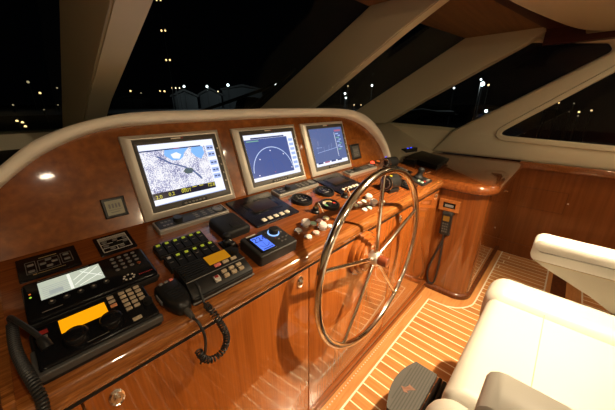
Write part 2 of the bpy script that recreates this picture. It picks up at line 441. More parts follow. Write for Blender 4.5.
# starboard wall: timber lining below, cream moulding with two windows above
b = MB().mat('wall_wood'); b.box(3.13,3.2,-2.6,.6,0,.865)
b.mat('dark_wood')
Ya,Yb,Za,Zb = .243,-.095,.682,.495
for (y0,y1,z0,z1) in ((Yb,Ya,Za,Za+.003),(Yb,Ya,Zb,Zb+.003),(Ya,Ya+.003,Zb,Za),(Yb-.003,Yb,Zb,Za),(-.5,-.497,.13,.86)): b.box(3.1285,3.131,y0,y1,z0,z1)
b.mat('white_key'); b.lathe([(.006,-.004),(.006,0)], (3.129,-.111,.596), 'x', 10)
struct(b.build('wall_starboard'), 'cherry lined lower starboard wall with a small flush hatch')
b = MB().mat('nosing'); b.rbox(3.085,3.2,-2.6,.29,.862,.918,.01,.012)
struct(b.build('trim_3'), 'varnished cap rail on top of the starboard lining')
b = MB().mat('wall_wood'); b.box(3.115,3.2,-2.6,.3,0,.125)
struct(b.build('baseboard_starboard'), 'cherry baseboard of the starboard wall')
TW = Matrix(((0,0,1,3.165),(1,0,0,0),(0,1,0,0),(0,0,0,1)))
s2 = rounded([(.53,1.124),(-1.25,1.065),(-1.25,1.75),(-.34,1.79)], [.035,.05,.05,.1])
out = rounded([(1.10,.91),(.905,1.15),(.46,1.425),(-.07,1.765),(-.03,1.815),(.5,1.885),(.38,1.99),(-2.6,1.99),(-2.6,.91)], [0,0,0,.03,.03,0,0,0,0])
struct(curve_plate(out, [s2], .005, .03, 'wall_starboard_upper', TW, 'cream'), 'cream moulded starboard side above the lining with sloping window post')
# proud frame round the aft side window
def ring_off(pts, d):
    c = Vector((sum(p[0] for p in pts)/len(pts), sum(p[1] for p in pts)/len(pts))); N = len(pts); o = []
    for i in range(N):
        a, p, q = Vector(pts[i-1]), Vector(pts[i]), Vector(pts[(i+1)%N])
        t = (q-a).normalized(); n = Vector((t.y,-t.x))
        if n.dot(p-c) < 0: n = -n
        o.append(tuple(p+n*d))
    return o
b = MB().mat('cream')
A_ = ring_off(s2,.0); B_ = ring_off(s2,.045)
b.loft([[(3.127,y,z) for y,z in A_],[(3.117,y,z) for y,z in ring_off(s2,.006)],[(3.117,y,z) for y,z in ring_off(s2,.038)],[(3.131,y,z) for y,z in B_]], caps=False)
struct(b.build('trim_4'), 'raised cream frame round the starboard side window')
b = MB().mat('glass'); b.loft([[(3.185,y,z) for y,z in ring_off(s2,.03)],[(3.19,y,z) for y,z in ring_off(s2,.03)]])
struct(b.build('window_1'), 'aft starboard side window pane')
s1 = [(1.75,1.16),(.85,1.13),(.40,1.42),(-.16,1.76),(-.1,1.86),(.46,1.94)]
b = MB().mat('glass'); b.loft([[(3.185,y,z) for y,z in s1],[(3.19,y,z) for y,z in s1]])
struct(b.build('window_2'), 'triangular forward starboard window pane')

# windscreen: raked plane z = 1.95 - .521 (y - 1.068)
wz = lambda y: 1.95-.521*(y-1.068)
wy = lambda z: 1.068+(1.95-z)/.521
def mull(name, x0, x1, pts, label):
    b = MB().mat('cream'); b.xprism(pts, x0, x1)
    bmesh.ops.recalc_face_normals(b.bm, faces=b.bm.faces)
    eds = [e for e in b.bm.edges if abs(e.verts[0].co.x-e.verts[1].co.x) < 1e-6]
    bmesh.ops.bevel(b.bm, geom=eds, offset=.006, segments=2, affect='EDGES')
    return struct(b.build(name), label)
mp_ = [(wy(1.15),1.15),(wy(1.96),1.96),(.50,1.99),(.62,1.915),(.86,1.785),(1.50,1.405),(2.0,1.13)]
mull('trim_5', .24,.325, [(wy(1.13),1.13),(wy(2.0),2.0),(.2,2.0),(.45,1.785),(.85,1.626),(1.417,1.414),(2.0,1.15)], 'cream windscreen post left of the chart monitor')
mull('trim_6', 1.67,1.755, mp_, 'cream windscreen post between middle and starboard panes')
mull('trim_7', 3.0,3.13, [(2.25,1.19),(1.972,1.345),(.896,1.955),(.352,1.955),(.341,1.928),(.437,1.858),(1.208,1.432),(1.62,1.185)], 'cream corner post at the starboard end of the windscreen')
for n_,(x0,x1,yt) in enumerate(((-1.25,.25,1.0),(.315,1.68,1.0),(1.745,3.06,.0))):
    if n_ == 2: q = [(x0,wy(1.15),1.15),(x1,2.28,1.17),(x1,.86,1.965),(x0,1.04,1.965)]
    else: q = [(x0,wy(1.13),1.13),(x1,wy(1.13),1.13),(x1,wy(1.99),1.99),(x0,wy(1.99),1.99)]
    b = MB().mat('glass'); b.loft([q, [(p[0],p[1]+.004,p[2]+.007) for p in q]])
    struct(b.build('window_%d'%(n_+3)), ('port','middle','starboard')[n_]+' windscreen pane')
# sill below the windscreen and dash shelf
b = MB().mat('cream'); b.xprism([(2.35,1.15),(2.37,1.235),(2.5,1.245),(2.62,1.15)], -1.25, .5)
struct(b.build('trim_8'), 'cream sill under the port windscreen pane')
b = MB().mat('dash_dark'); b.box(-1.25,2.06,1.22,2.62,1.09,1.15)
struct(b.build('trim_9'), 'dark shelf between the instrument pod and the windscreen')
A,B,C,D,E_,F_ = (1.98,1.06,.905),(3.15,1.06,.905),(3.19,.88,1.165),(3.19,1.66,1.192),(3.05,2.28,1.2),(1.98,2.45,1.2)
b = MB().mat('cream')
for t in ((A,B,D),(B,C,D),(A,D,E_),(A,E_,F_)): b.face(t)
bmesh.ops.remove_doubles(b.bm, verts=b.bm.verts, dist=1e-5)
r = bmesh.ops.extrude_face_region(b.bm, geom=b.bm.faces[:])
for v in [g for g in r['geom'] if isinstance(g, bmesh.types.BMVert)]: v.co.z -= .12
struct(b.build('trim_10', sharp=25), 'cream moulded coaming sloping up to the starboard windscreen')
# ceiling
b = MB().mat('roof_wood'); b.prism([(-1.3,.3),(1.5,.55),(2.078,.50),(3.06,.345),(3.06,.90),(1.67,1.075),(-1.3,1.09)], 1.95, 1.99)
struct(b.build('ceiling'), 'cherry ceiling board above the windscreen')
b = MB().mat('red_wood'); b.prism([(-1.3,-2.6),(3.2,-2.6),(3.2,.36),(3.06,.345),(2.078,.50),(1.5,.55),(-1.3,.3)], 1.945, 1.985)
b.box(3.06,3.13,-1.6,.345,1.835,1.945)
struct(b.build('ceiling_valance'), 'dark red ceiling recess and valance over the starboard window')
hl = [(.2,.41),(1.0,.50),(1.785,.41),(2.44,.267),(2.81,.159),(3.0,.04),(3.05,-.1),(3.05,-2.4),(-1.1,-2.4),(-1.1,-.1),(-1.0,.04),(-.8,.159),(-.4,.28)]
hs = [tuple(p)[:2] for p in smooth_path([(x,y,0) for x,y in hl]+[(.2,.41,0)], 5)][:-1]
b = MB().mat('cream')
def inset(pts, d):
    return ring_off(pts, -d)
rings = []
for d, z in ((0,1.95),(0,1.90),(.006,1.885),(.02,1.874),(.04,1.87)): rings.append([(x,y,z) for x,y in inset(hs,d)])
b.loft(rings)
struct(b.build('ceiling_headliner'), 'cream rounded headliner panel overhead')
# port and aft enclosure (out of frame)
b = MB().mat('wall_wood'); b.box(-1.35,-1.25,-2.6,2.6,0,.9); b.mat('cream'); b.box(-1.35,-1.25,-2.6,2.6,.9,2.0)
struct(b.build('wall_port'), 'port wall with cherry lining below and cream above')
b = MB().mat('cream'); b.box(-1.3,3.2,-2.7,-2.6,0,2.0)
struct(b.build('wall_aft'), 'cream aft wall')
b = MB().mat('dark_wood'); b.box(-1.3,2.0,2.55,2.6,0,1.12)
struct(b.build('wall_forward'), 'dark bulkhead under the windscreen')

# ================================================================== HELM CONSOLE
con = thing('helm_console', 'long varnished cherry helm console under the monitors with drop-down doors', 'console', (0,0,0))
b = MB().mat('door')
b.xprism([(.612,.0),(.612,.85),(1.3,.85),(1.3,.0)], -.113, 2.02)
b.build('carcass', con)
b = MB().mat('deck')
b.xprism([(.60,.84),dk(0,.026)[1:],dk(0,.477)[1:],(1.32,1.0),(1.32,.84)], -.113, 2.0)
b.build('dash_top', con)
doors = [(-.036,.630),(.634,1.307),(1.311,1.975),(-.113,-.040)]
for i,(x0,x1) in enumerate(doors):
    b = MB().mat('door'); b.rbox(x0,x1,-.834,-.055,0,.022,.004,.002)   # built lying, then stood up
    bmesh.ops.transform(b.bm, matrix=Matrix(((1,0,0,0),(0,0,-1,.612),(0,-1,0,0),(0,0,0,1))), verts=b.bm.verts)
    d = b.build('door' if i < 3 else 'end_stile', con)
    if i in (0,2):
        for kx in ((.015,.584) if i == 0 else (1.376,1.92)):
            l = MB().mat('chrome')
            prof = [(.024,0),(.024,.003),(.019,.006),(.017,.0035),(.011,.0035),(.010,.009),(.006,.011),(.0005,.011)]
            rings = [[(kx+.62*r_*math.cos(2*PI*k/20)*1.0, .59-h, .797+r_*math.sin(2*PI*k/20)) for k in range(20)] for r_,h in prof]
            l.loft(rings); o = l.build('push_latch', d); o['label'] = 'oval chrome push latch'
b = MB().mat('plinth'); b.rbox(-.113,2.03,.582,.62,0,.05,.004,.004); b.box(-.113,2.03,.574,.62,0,.018)
b.build('plinth', con)
# nosing: rounded lip swept along the front and down the left end
prof = [(.618,.852),(.592,.852),(.578,.856),(.571,.868),(.571,.886),(.576,.898),(.586,.906),(.604,.9105),(.614,.9125),(.628,.90),(.628,.852)]
b = MB().mat('nosing')
rings = [[(x,y,z) for y,z in prof] for x in (-.112,1.2,1.972)]
b.loft(rings)
b.build('front_nosing', con)
b = MB().mat('nosing'); b.xprism([(.60,.85),(.60,.914),dk(0,.477)[1:],(1.042,.93)], -.128,-.112)
b.build('end_lip', con)
b = MB().mat('matte'); b.box(-.11,1.97,.5895,.60,.835,.852)  # black strip stands in for the shade under the nosing
b.build('painted_shade_strip', con)

# monitor pod with hooded arch
arch_out = [(-.25,-.02),(-.235,.05),(-.18,.125),(-.115,.19),(-.044,.246),(.03,.303),(.103,.337),(.183,.361),(.27,.378),(.364,.385),(.489,.387),(.847,.389),(1.2,.388),(1.444,.384),(1.60,.374),(1.72,.352),(1.80,.323),(1.88,.272),(1.95,.20),(2.0,.11),(2.015,.03),(2.018,-.02)]
arch_in = [(-.215,-.02),(-.20,.03),(-.15,.10),(-.095,.16),(-.03,.215),(.03,.26),(.093,.294),(.174,.325),(.26,.341),(.352,.346),(.477,.348),(.847,.35),(1.2,.348),(1.42,.342),(1.56,.33),(1.66,.308),(1.74,.28),(1.82,.236),(1.90,.17),(1.96,.09),(1.985,.02),(1.99,-.02)]
pod = thing('instrument_pod', 'arched burl wood monitor pod with cream padded hood on the console', 'instrument panel', pn(.95,0), PR)
ox = .95
ao = [tuple(p)[:2] for p in smooth_path([(x-ox,y,0) for x,y in arch_out],4)]
ai = [tuple(p)[:2] for p in smooth_path([(x-ox,y,0) for x,y in arch_in],4)]
b = MB().mat('burl'); b.prism(ai, -.03, 0); b.build('burl_panel', pod)
b = MB().mat('matte')
ext = lambda p, w: (p[0], p[1]+(-w*.30 if w < 0 else 0), w)
# back shell running forward to the windscreen
b.loft([[(x,y,-.0) for x,y in ao],[(x*.99,y*.95,-.20) for x,y in ao]], closed=False)
b.build('back_shell', pod)
b = MB().mat('cream_trim')
N = len(ao)
sec = []
for i in range(N):
    o_, i_ = Vector(ao[i]), Vector(ai[i]); d = (o_-i_)
    t = (Vector(ao[min(i+1,N-1)])-Vector(ao[max(i-1,0)])).normalized()
    sec.append([(i_.x,i_.y,-.005),(i_.x,i_.y,.03),((i_+d*.08).x,(i_+d*.08).y,.040),((i_+d*.3).x,(i_+d*.3).y,.046),((i_+d*.7).x,(i_+d*.7).y,.046),((i_+d*.93).x,(i_+d*.93).y,.040),(o_.x,o_.y,.028),(o_.x,o_.y,-.03),(i_.x,i_.y,-.03)])
b.loft(sec)
b.build('hood_trim', pod, sharp=50)

# ================================================================== CORNER UNIT (starboard)
cu_ = thing('corner_cabinet', 'varnished cherry cabinet with rounded corner at the starboard end of the console', 'cabinet', (2.5,.6,0))
cu_off = Vector((2.5,.6,0))
def unit_path(off):
    # inboard face x=2.02, aft face y=.292, corner radius .1
    r_ = .10+off; p = [(2.02-off,1.25),(2.02-off,.60),(2.02-off,.292+.10)]
    for k in range(1,11):
        a = R(180+90*k/10); p.append((2.12+r_*math.cos(a), .392+r_*math.sin(a)))
    p.append((3.128,.292-off)); return p
def close(p): return p+[(3.128,1.04),(2.6,1.04)]
def unit_ring(off, z): return [(x-2.5,y-.6,z) for x,y in unit_path(off)+[(3.128,1.25)]]
b = MB().mat('cherry_shaded'); b.loft([unit_ring(0,.0),unit_ring(0,.84)]); b.build('cabinet_body', cu_)
b = MB().mat('dark_wood'); b.loft([unit_ring(.012,0),unit_ring(.017,.01),unit_ring(.018,.035),unit_ring(.010,.046),unit_ring(.0,.049)]); b.build('plinth', cu_)
for x_,z_ in ((2.62,.74),(2.66,.74),(2.80,.70),(2.62,.42)):
    b = MB().mat('chrome'); b.lathe([(.008,-.309),(.008,-.313),(.003,-.315)],(x_-2.5,0,z_-.0),'y',12); b.build('hinge_cap', cu_)
b = MB().mat('matte'); b.loft([unit_ring(.004,.830),unit_ring(.004,.842)]); b.build('painted_shade_strip', cu_)  # black band paints the shade below the countertop edge
b = MB().mat('counter'); b.loft([unit_ring(.0,.838),unit_ring(.022,.838),unit_ring(.034,.845),unit_ring(.040,.858),unit_ring(.040,.876),unit_ring(.034,.892),unit_ring(.022,.902),unit_ring(.0,.906)]); b.build('countertop', cu_)
fr = MB().mat('frame_wood')
yc,zc = .517,.724
for (y0,y1,z0,z1) in ((.449,.585,.745,.765),(.449,.585,.683,.703),(.449,.475,.703,.745),(.559,.585,.703,.745)): fr.box(2.005-2.5,2.021-2.5,y0-.6,y1-.6,z0,z1)
hf = fr.build('socket_frame', cu_); hf['label'] = 'lighter wood frame round the handset socket'
b = MB().mat('gloss'); b.box(2.014-2.5,2.021-2.5,.475-.6,.559-.6,.703,.745); b.mat('grey'); b.box(2.008-2.5,2.016-2.5,.49-.6,.545-.6,.712,.728)
b.build('socket', hf)

# handset with lanyard on that cabinet
hs_ = thing('handset', 'black handheld phone with amber screen hung on the corner cabinet face', 'handset', (2.018,.515,.50))
def stand(b, x=0): bmesh.ops.transform(b.bm, matrix=Matrix(((0,0,-1,x),(-1,0,0,0),(0,1,0,0),(0,0,0,1))), verts=b.bm.verts)
b = MB().mat('black'); b.rbox(-.033,.033,0,.172,0,.03,.014,.008); b.mat('grey_dark'); b.rbox(-.036,.036,.0,.02,0,.022,.006,.004); b.rbox(-.036,.036,.155,.18,0,.022,.008,.004); stand(b); b.build('handset_body', hs_)
b = MB().mat('lcd_brown'); b.box(-.021,.021,.112,.150,.029,.031); stand(b); o = b.build('screen', hs_)
for i in range(3):
    for j in range(4):
        b = MB().mat('bezel'); b.rbox(-.019+i*.014,-.009+i*.014,.025+j*.02,.036+j*.02,.029,.0325,.003,.001); stand(b); b.build('key', hs_)
b = MB().mat('rubber'); b.tube(smooth_path([(-.012,0,.002),(-.014,.0,-.03)]),.009,8)
lp = [(-.012,0,-.03),(-.012,-.02,-.12),(-.012,-.055,-.26),(-.012,-.068,-.35),(-.012,-.055,-.42),(-.012,-.03,-.44),(-.012,-.008,-.42),(-.012,.0,-.34),(-.012,.004,-.24),(-.012,.002,-.12),(-.012,-.002,-.03)]
b.tube([(p[0],-p[1],p[2]) for p in smooth_path(lp)],.0065,8); b.build('lanyard', hs_)

# ================================================================== STEERING WHEEL
WX,WY,WZ,WR = .991,.51,.747,.402
wh = thing('steering_wheel', 'large polished steel five-spoke steering wheel in front of the console', 'steering wheel', (WX,WY,WZ))
b = MB().mat('steel'); b.tube([(WR*math.cos(2*PI*k/72),0,WR*math.sin(2*PI*k/72)) for k in range(72)], .0158, 16, closed=True); b.build('rim', wh)
for k in range(5):
    a = R(91+72*k); b = MB().mat('steel')
    b.tube([(.02*math.cos(a),.006,.02*math.sin(a)),(WR*.5*math.cos(a),.003,WR*.5*math.sin(a)),(WR*.97*math.cos(a),0,WR*.97*math.sin(a))],[.0105,.0092,.0078],12)
    b.lathe([(.0105,0),(.0105,.012)],(0,0,0),'z',10)
    n = b.bm; vs = n.verts[:]; 
    n.verts.ensure_lookup_table()
    col = [v for v in vs if v.index == -1 or True][-20:]
    bmesh.ops.transform(n, matrix=Matrix.Translation((WR*.945*math.cos(a),0,WR*.945*math.sin(a))) @ Matrix.Rotation(PI/2-a,4,'Y'), verts=col)
    b.build('spoke', wh)
b = MB().mat('satin'); b.lathe([(.022,.03),(.034,.026),(.034,-.008),(.03,-.014),(.022,-.016)],(0,0,0),'y',28); b.build('hub', wh)
b = MB().mat('cap'); b.lathe([(.023,-.012),(.024,-.05),(.021,-.056),(.001,-.058)],(0,0,0),'y',28); o = b.build('hub_cap', wh); o['label'] = 'reddish wooden hub cap'
b = MB().mat('door'); b.lathe([(.108,.079),(.108,.066),(.102,.058),(.092,.057),(.092,.050),(.087,.043),(.074,.042),(.074,.036),(.068,.030),(.03,.026)],(0,0,0),'y',36); o = b.build('boss', wh); o['label'] = 'stepped round wooden boss'

# ================================================================== MONITORS
def softkeys(b, x, z, n, w, dy=0):
    for k in range(n): b.rbox(x+k*w/n, x+(k+.7)*w/n, dy-.004, dy+.004, z, z+.002, .0035, .0008)
def monitor(label, x0, x1, kind):
    w, h = x1-x0, .307; t = on_panel('monitor', label, 'monitor', (x0+x1)/2, h/2, 'chartplotter monitors on the pod')
    hw, hh = w/2, h/2
    # outer flange with sloping faces
    def rr(ix0,ix1,iy0,iy1,z): return [(-hw+ix0,-hh+iy0,z),(hw-ix1,-hh+iy0,z),(hw-ix1,hh-iy1,z),(-hw+ix0,hh-iy1,z)]
    b = MB().mat('silver'); b.loft([rr(0,0,0,0,0),rr(0,0,0,0,.012),rr(.004,.004,.004,.004,.016),rr(.026,.018,.02,.014,.024),rr(.03,.022,.024,.018,.023)]); b.build('frame', t)
    b = MB().mat('bezel'); b.loft([rr(.03,.022,.024,.018,.02),rr(.030,.022,.024,.018,.0245),rr(.036,.028,.034,.03,.027),rr(.040,.04,.044,.036,.024)])
    b.mat('line'); 
    for k in range(5):
        b.box(hw-.034,hw-.028,-.07+k*.035,-.063+k*.035,.0265,.028)
    b.mat('white_key'); b.box(-.022,.014,hh-.027,hh-.022,.0265,.0278); b.mat('red'); b.box(.016,.024,hh-.027,hh-.022,.0265,.0278)
    b.build('bezel', t)
    b = MB().mat('black'); b.rbox(-.052,.052,-hh+.025,-hh+.041,.024,.0285,.007,.0012)
    b.mat('key_grey')
    for k in range(6): b.rbox(-.042+k*.0145,-.031+k*.0145,-hh+.029,-hh+.037,.028,.030,.003,.0006)
    b.build('button_bar', t)
    # the lit picture
    sx0, sx1, sy0, sy1 = -hw+.043, hw-.043, -hh+.047, hh-.039; z = .0252; W = sx1-sx0; Hh = sy1-sy0
    U = lambda u: sx0+u*W
    V = lambda v: sy0+v*Hh
    b = MB()
    def rect(m, u0,u1,v0,v1,lv=0): b.mat(m); zz = z+.0002*lv; b.face([(U(u0),V(v0),zz),(U(u1),V(v0),zz),(U(u1),V(v1),zz),(U(u0),V(v1),zz)])
    def line(m, p, q, wd, lv=2):
        P,Q = Vector((U(p[0]),V(p[1]))),Vector((U(q[0]),V(q[1]))); d=(Q-P).normalized(); n=Vector((-d.y,d.x))*wd/2; zz=z+.0002*lv
        b.mat(m); b.face([(*(P-n),zz),(*(Q-n),zz),(*(Q+n),zz),(*(P+n),zz)])
    def poly(m, pts, lv=1): b.mat(m); b.face([(U(u),V(v),z+.0002*lv) for u,v in pts])
    if kind == 0:
        rect('scr_white',0,1,0,1); rect('chart',.0,.86,.20,.885,1)
        poly('scr_water',[(.30,.885),(.28,.80),(.36,.70),(.46,.69),(.52,.74),(.54,.80),(.62,.885)],2)
        poly('scr_water',[(.66,.885),(.64,.80),(.70,.70),(.76,.66),(.83,.76),(.82,.885)],2)
        poly('scr_white',[(.36,.80),(.38,.73),(.46,.71),(.50,.78),(.44,.83)],3)
        poly('scr_slate',[(.20,.80),(.34,.66),(.50,.57),(.62,.455),(.68,.36),(.70,.30),(.68,.295),(.60,.44),(.48,.555),(.32,.645),(.17,.79)],3)
        poly('scr_isle',[(.46,.48),(.51,.54),(.59,.52),(.61,.47),(.57,.43),(.50,.43)],3)
        rect('scr_dark',.0,.86,.09,.20,2); rect('scr_navy',.0,.80,.885,.905,2); rect('scr_red',.42,.50,.888,.902,3)
        b.mat('scr_yellow')
        for s_,u,v in (('2.0',.03,.125),('0.2',.19,.135),('000T',.36,.14),('12.8',.74,.15)): b.text(s_, Hh*.085, U(u), V(v-.02), z+.0007)
        for u in (.37,.52,.62,.75): rect('scr_yellow',u,u+.06,.178,.19,4)
        for v in (.84,.72,.56,.42,.30): rect('scr_pale',.875,.985,v-.045,v+.045,1); rect('scr_navy',.89,.925,v-.012,v+.012,2); rect('scr_navy',.94,.975,v-.012,v+.012,2)
        rect('scr_pale',0,1,.0,.012,2)
    elif kind == 1:
        rect('scr_white',0,1,0,1); rect('scr_blue',0,.86,.075,.90,1)
        rect('scr_navy',.12,.80,.905,.935,2); rect('scr_green',.03,.26,.85,.872,2)
        cx,cy = U(.44),V(.13)
        def arc(r_,wd,m,a0=0,a1=180):
            b.mat(m); n=32
            for k in range(n):
                A0,A1=R(a0+(a1-a0)*k/n),R(a0+(a1-a0)*(k+1)/n); zz=z+.0005
                b.face([(cx+r_*math.cos(A0),cy+r_*math.sin(A0),zz),(cx+(r_+wd)*math.cos(A0),cy+(r_+wd)*math.sin(A0),zz),(cx+(r_+wd)*math.cos(A1),cy+(r_+wd)*math.sin(A1),zz),(cx+r_*math.cos(A1),cy+r_*math.sin(A1),zz)])
        arc(.124,.0035,'scr_arc',6,174); arc(.062,.0015,'scr_blue_dim',0,180)
        line('scr_blue_dim',(.44,.13),(.42,.69),.0025); rect('scr_red',.432,.448,.12,.14,3)
        for u,v in ((.44,.62),(.20,.46),(.70,.50),(.12,.12),(.82,.16)): rect('scr_white',u-.01,u+.01,v-.012,v+.012,3)
        for k in range(7): rect('scr_pale',.885,.98,.12+k*.11,.18+k*.11,1)
    else:
        rect('scr_white',0,1,0,1); rect('scr_slate',0,1,.10,1,1)
        line('scr_pale',(.10,.36),(.86,.45),.0025); line('scr_pale',(.10,.50),(.26,.49),.002)
        for u,v in ((.12,.40),(.16,.55),(.30,.38),(.46,.42),(.55,.45)): line('scr_pale',(u,v),(u+.02,v+.12),.0012)
        rect('scr_red',.74,.95,.88,.93,2)
        for k in range(9): rect('scr_pale' if k%3 else 'scr_green',.76+.07*(k%2),.86+.05*(k%2),.36+k*.055,.39+k*.055,2)
        rect('scr_white',.72,.73,.18,.86,2)
        for k in range(4): rect('scr_navy' if k!=1 else 'scr_red',.05+k*.2,.20+k*.2,.065,.10,2)
    b.build('screen', t, fix=False)
monitor('left monitor showing a pale satellite chart', .252,.622, 0)
monitor('middle monitor showing a blue radar half circle', .690,1.083, 1)
monitor('right monitor showing a grey-blue echo plot', 1.134,1.524, 2)

def pad(label, x0, x1, v0=.372, v1=.440):
    w = (x1-x0)/2; h = (v1-v0)/2
    t = on_dash('control_keypad', label, 'keypad', (x0+x1)/2, (v0+v1)/2, 'slim keypads under the monitors')
    b = MB().mat('pad'); b.rbox(-w,w,-h,h,0,.016,.006,.004); b.build('housing', t)
    b = MB().mat('grey_dark'); b.rbox(-w+.007,w-.006,-h+.010,h-.004,.015,.018,.005,.001); b.build('face_plate', t)
    b = MB().mat('grey')
    b.lathe([(.020,.017),(.020,.021),(.012,.022),(.012,.0195),(.001,.0195)],(w-.034,.002,0),'z',20); o = b.build('rotary_disc', t)
    b = MB().mat('grey_dark'); b.lathe([(.017,.017),(.015,.032),(.001,.033)],(-w*.42,.002,0),'z',18); b.build('knob', t)
    b = MB().mat('line')
    b.bm.free()
    for k in range(3):
        for j in (-1,1):
            b = MB().mat('key_grey'); b.rbox(-w+.022+k*.012, -w+.031+k*.012, j*.011-.004, j*.011+.004, .0175,.0195,.001,.0004); b.build('key', t)
    for k in range(3):
        for j in (-1,0,1):
            b = MB().mat('key_grey'); b.rbox(w*.02+k*.030,w*.02+k*.030+.016,j*.013-.0028,j*.013+.0028,.0175,.0195,.001,.0004); b.build('key', t)
pad('slim silver keypad under the chart monitor', .262,.532)
pad('slim silver keypad under the radar monitor', .800,1.085)
pad('slim silver keypad under the rightmost monitor', 1.372,1.690, .366,.430)

def blackdisplay(label, x0,x1,v0,v1):
    w=(x1-x0)/2; h=(v1-v0)/2; t = on_dash('flush_display', label, 'display', (x0+x1)/2,(v0+v1)/2, 'flush dark displays in the dash')
    b = MB().mat('navy'); b.rbox(-w,w,-h,h,0,.007,.004,.002)
    b.build('fascia', t)
    b = MB().mat('gloss'); b.rbox(-w*.62,w*.72,-h*.34,h*.62,.0065,.0085,.003,.0008); b.mat('scr_off'); b.rbox(-w*.5,w*.6,-h*.22,h*.5,.0085,.009,.002,.0002); b.build('dark_screen', t)
    for k in range(5):
        b = MB().mat('white_key'); b.rbox(-w*.62+k*w*.27,-w*.62+k*w*.27+w*.17,-h*.86,-h*.69,.0065,.0105,.002,.001); b.build('key', t)
blackdisplay('unlit flush display with white keys below the gap left of the radar monitor', .560,.790,.226,.450)
blackdisplay('unlit flush display with white keys below the rightmost monitor', 1.112,1.340,.240,.450)

# square instruments in the pod
def square(label, x, h, s, face):
    t = on_panel('square_gauge', label, 'gauge', x, h)
    b = MB().mat('black'); b.loft([[(-s,-s,0),(s,-s,0),(s,s,0),(-s,s,0)],[(-s,-s,.007),(s,-s,.007),(s,s,.007),(-s,s,.007)],[(-s*.93,-s*.93,.01),(s*.93,-s*.93,.01),(s*.93,s*.93,.01),(-s*.93,s*.93,.01)],[(-s*.74,-s*.74,.009),(s*.74,-s*.74,.009),(s*.74,s*.74,.009),(-s*.74,s*.74,.009)]]); b.build('case', t)
    b = MB().mat(face); b.face([(-s*.74,-s*.74,.0094),(s*.74,-s*.74,.0094),(s*.74,s*.74,.0094),(-s*.74,s*.74,.0094)])
    b.mat('line_dim')
    for k in range(4): b.box(-s*.5+k*s*.28,-s*.5+k*s*.28+s*.16,-s*.05,s*.4,.0094,.0098)
    b.box(-s*.6,s*.6,-s*.25,-s*.2,.0094,.0098); b.box(-s*.45,s*.35,-s*.5,-s*.42,.0094,.0098); b.build('face', t)
square('square black gauge with pale face on the pod left of the chart monitor', .179,.076,.033,'gauge_lcd')
square('square dark gauge on the pod right of the rightmost monitor', 1.615,.094,.052,'bezel')

# ---------------------------------------------------------------- round gauges
def gauge(label, x, v, r, color):
    t = on_dash('round_gauge', label, 'gauge', x, v, 'round gauges in the dash')
    b = MB().mat('black'); b.lathe([(r,0),(r,.010),(r*.97,.015),(r*.86,.016),(r*.82,.009)],(0,0,0),'z',36); b.build('bezel', t)
    b = MB().mat('gloss'); b.lathe([(r*.83,.0085),(r*.83,.0095)],(0,0,0),'z',32)
    b.mat('line_dim')
    for k in range(9):
        a = R(-30+k*30); c = Vector((math.cos(a),math.sin(a)))*r*.66; p = Vector((-c.y,c.x)).normalized()*r*.02; q = c.normalized()*r*.08
        b.face([(*(c-p-q),.0098),(*(c-p+q),.0098),(*(c+p+q),.0098),(*(c+p-q),.0098)])
    if color:
        for m,a0,a1 in (('gold',20,95),('line',100,150),('dial_green',155,200),('red',-20,10)):
            b.mat(m)
            for k in range(8):
                A,Bq = R(a0+(a1-a0)*k/8),R(a0+(a1-a0)*(k+1)/8)
                b.face([(r*.45*math.cos(A),r*.45*math.sin(A),.0099),(r*.76*math.cos(A),r*.76*math.sin(A),.0099),(r*.76*math.cos(Bq),r*.76*math.sin(Bq),.0099),(r*.45*math.cos(Bq),r*.45*math.sin(Bq),.0099)])
    else:
        b.box(-r*.3,r*.3,-r*.35,-r*.2,.0095,.01); b.box(-r*.2,r*.2,r*.15,r*.22,.0095,.01)
    b.build('dial', t)
    b = MB().mat('line' if not color else 'matte')
    if color: b.lathe([(r*.22,.009),(r*.2,.013),(.0005,.013)],(0,0,0),'z',18)
    a = R(130); d=Vector((math.cos(a),math.sin(a))); n=Vector((-d.y,d.x))*r*.03
    b.face([(*(-d*r*.1-n),.0108),(*(d*r*.6),.0108),(*(-d*r*.1+n),.0108)]); b.build('needle', t)
gauge('left one of the two dark round gauges below the radar monitor', .878,.300,.052, False)
gauge('right one of the two dark round gauges, beside the right flush display', 1.05,.303,.052, False)
gauge('round gauge with a coloured dial, nearest the wheel', .962,.193,.047, True)

# ---------------------------------------------------------------- ignition keys
for lab,x,v in (('ignition switch with brass key left of the coloured gauge',.855,.19),('ignition switch with brass key below the right flush display',1.108,.213)):
    t = on_dash('ignition_switch', lab, 'switch', x, v, 'ignition switches')
    b = MB().mat('black'); b.lathe([(.02,0),(.019,.008),(.014,.012),(.013,.024),(.001,.025)],(0,0,0),'z',20); b.build('barrel', t)
    b = MB().mat('brass'); b.loft([[(-.008,-.0012,.022),(.008,-.0012,.022),(.008,.0012,.022),(-.008,.0012,.022)],[(-.013,-.0012,.035),(.013,-.0012,.035),(.013,.0012,.035),(-.013,.0012,.035)],[(-.011,-.0012,.052),(.011,-.0012,.052),(.011,.0012,.052),(-.011,.0012,.052)]]); b.build('key', t)
    b = MB().mat('white_key'); b.tube(smooth_path([(.008,0,.046),(.016,-.006,.036),(.024,-.018,.014),(.028,-.028,.003)]),.0014,6); b.build('key_tag', t)

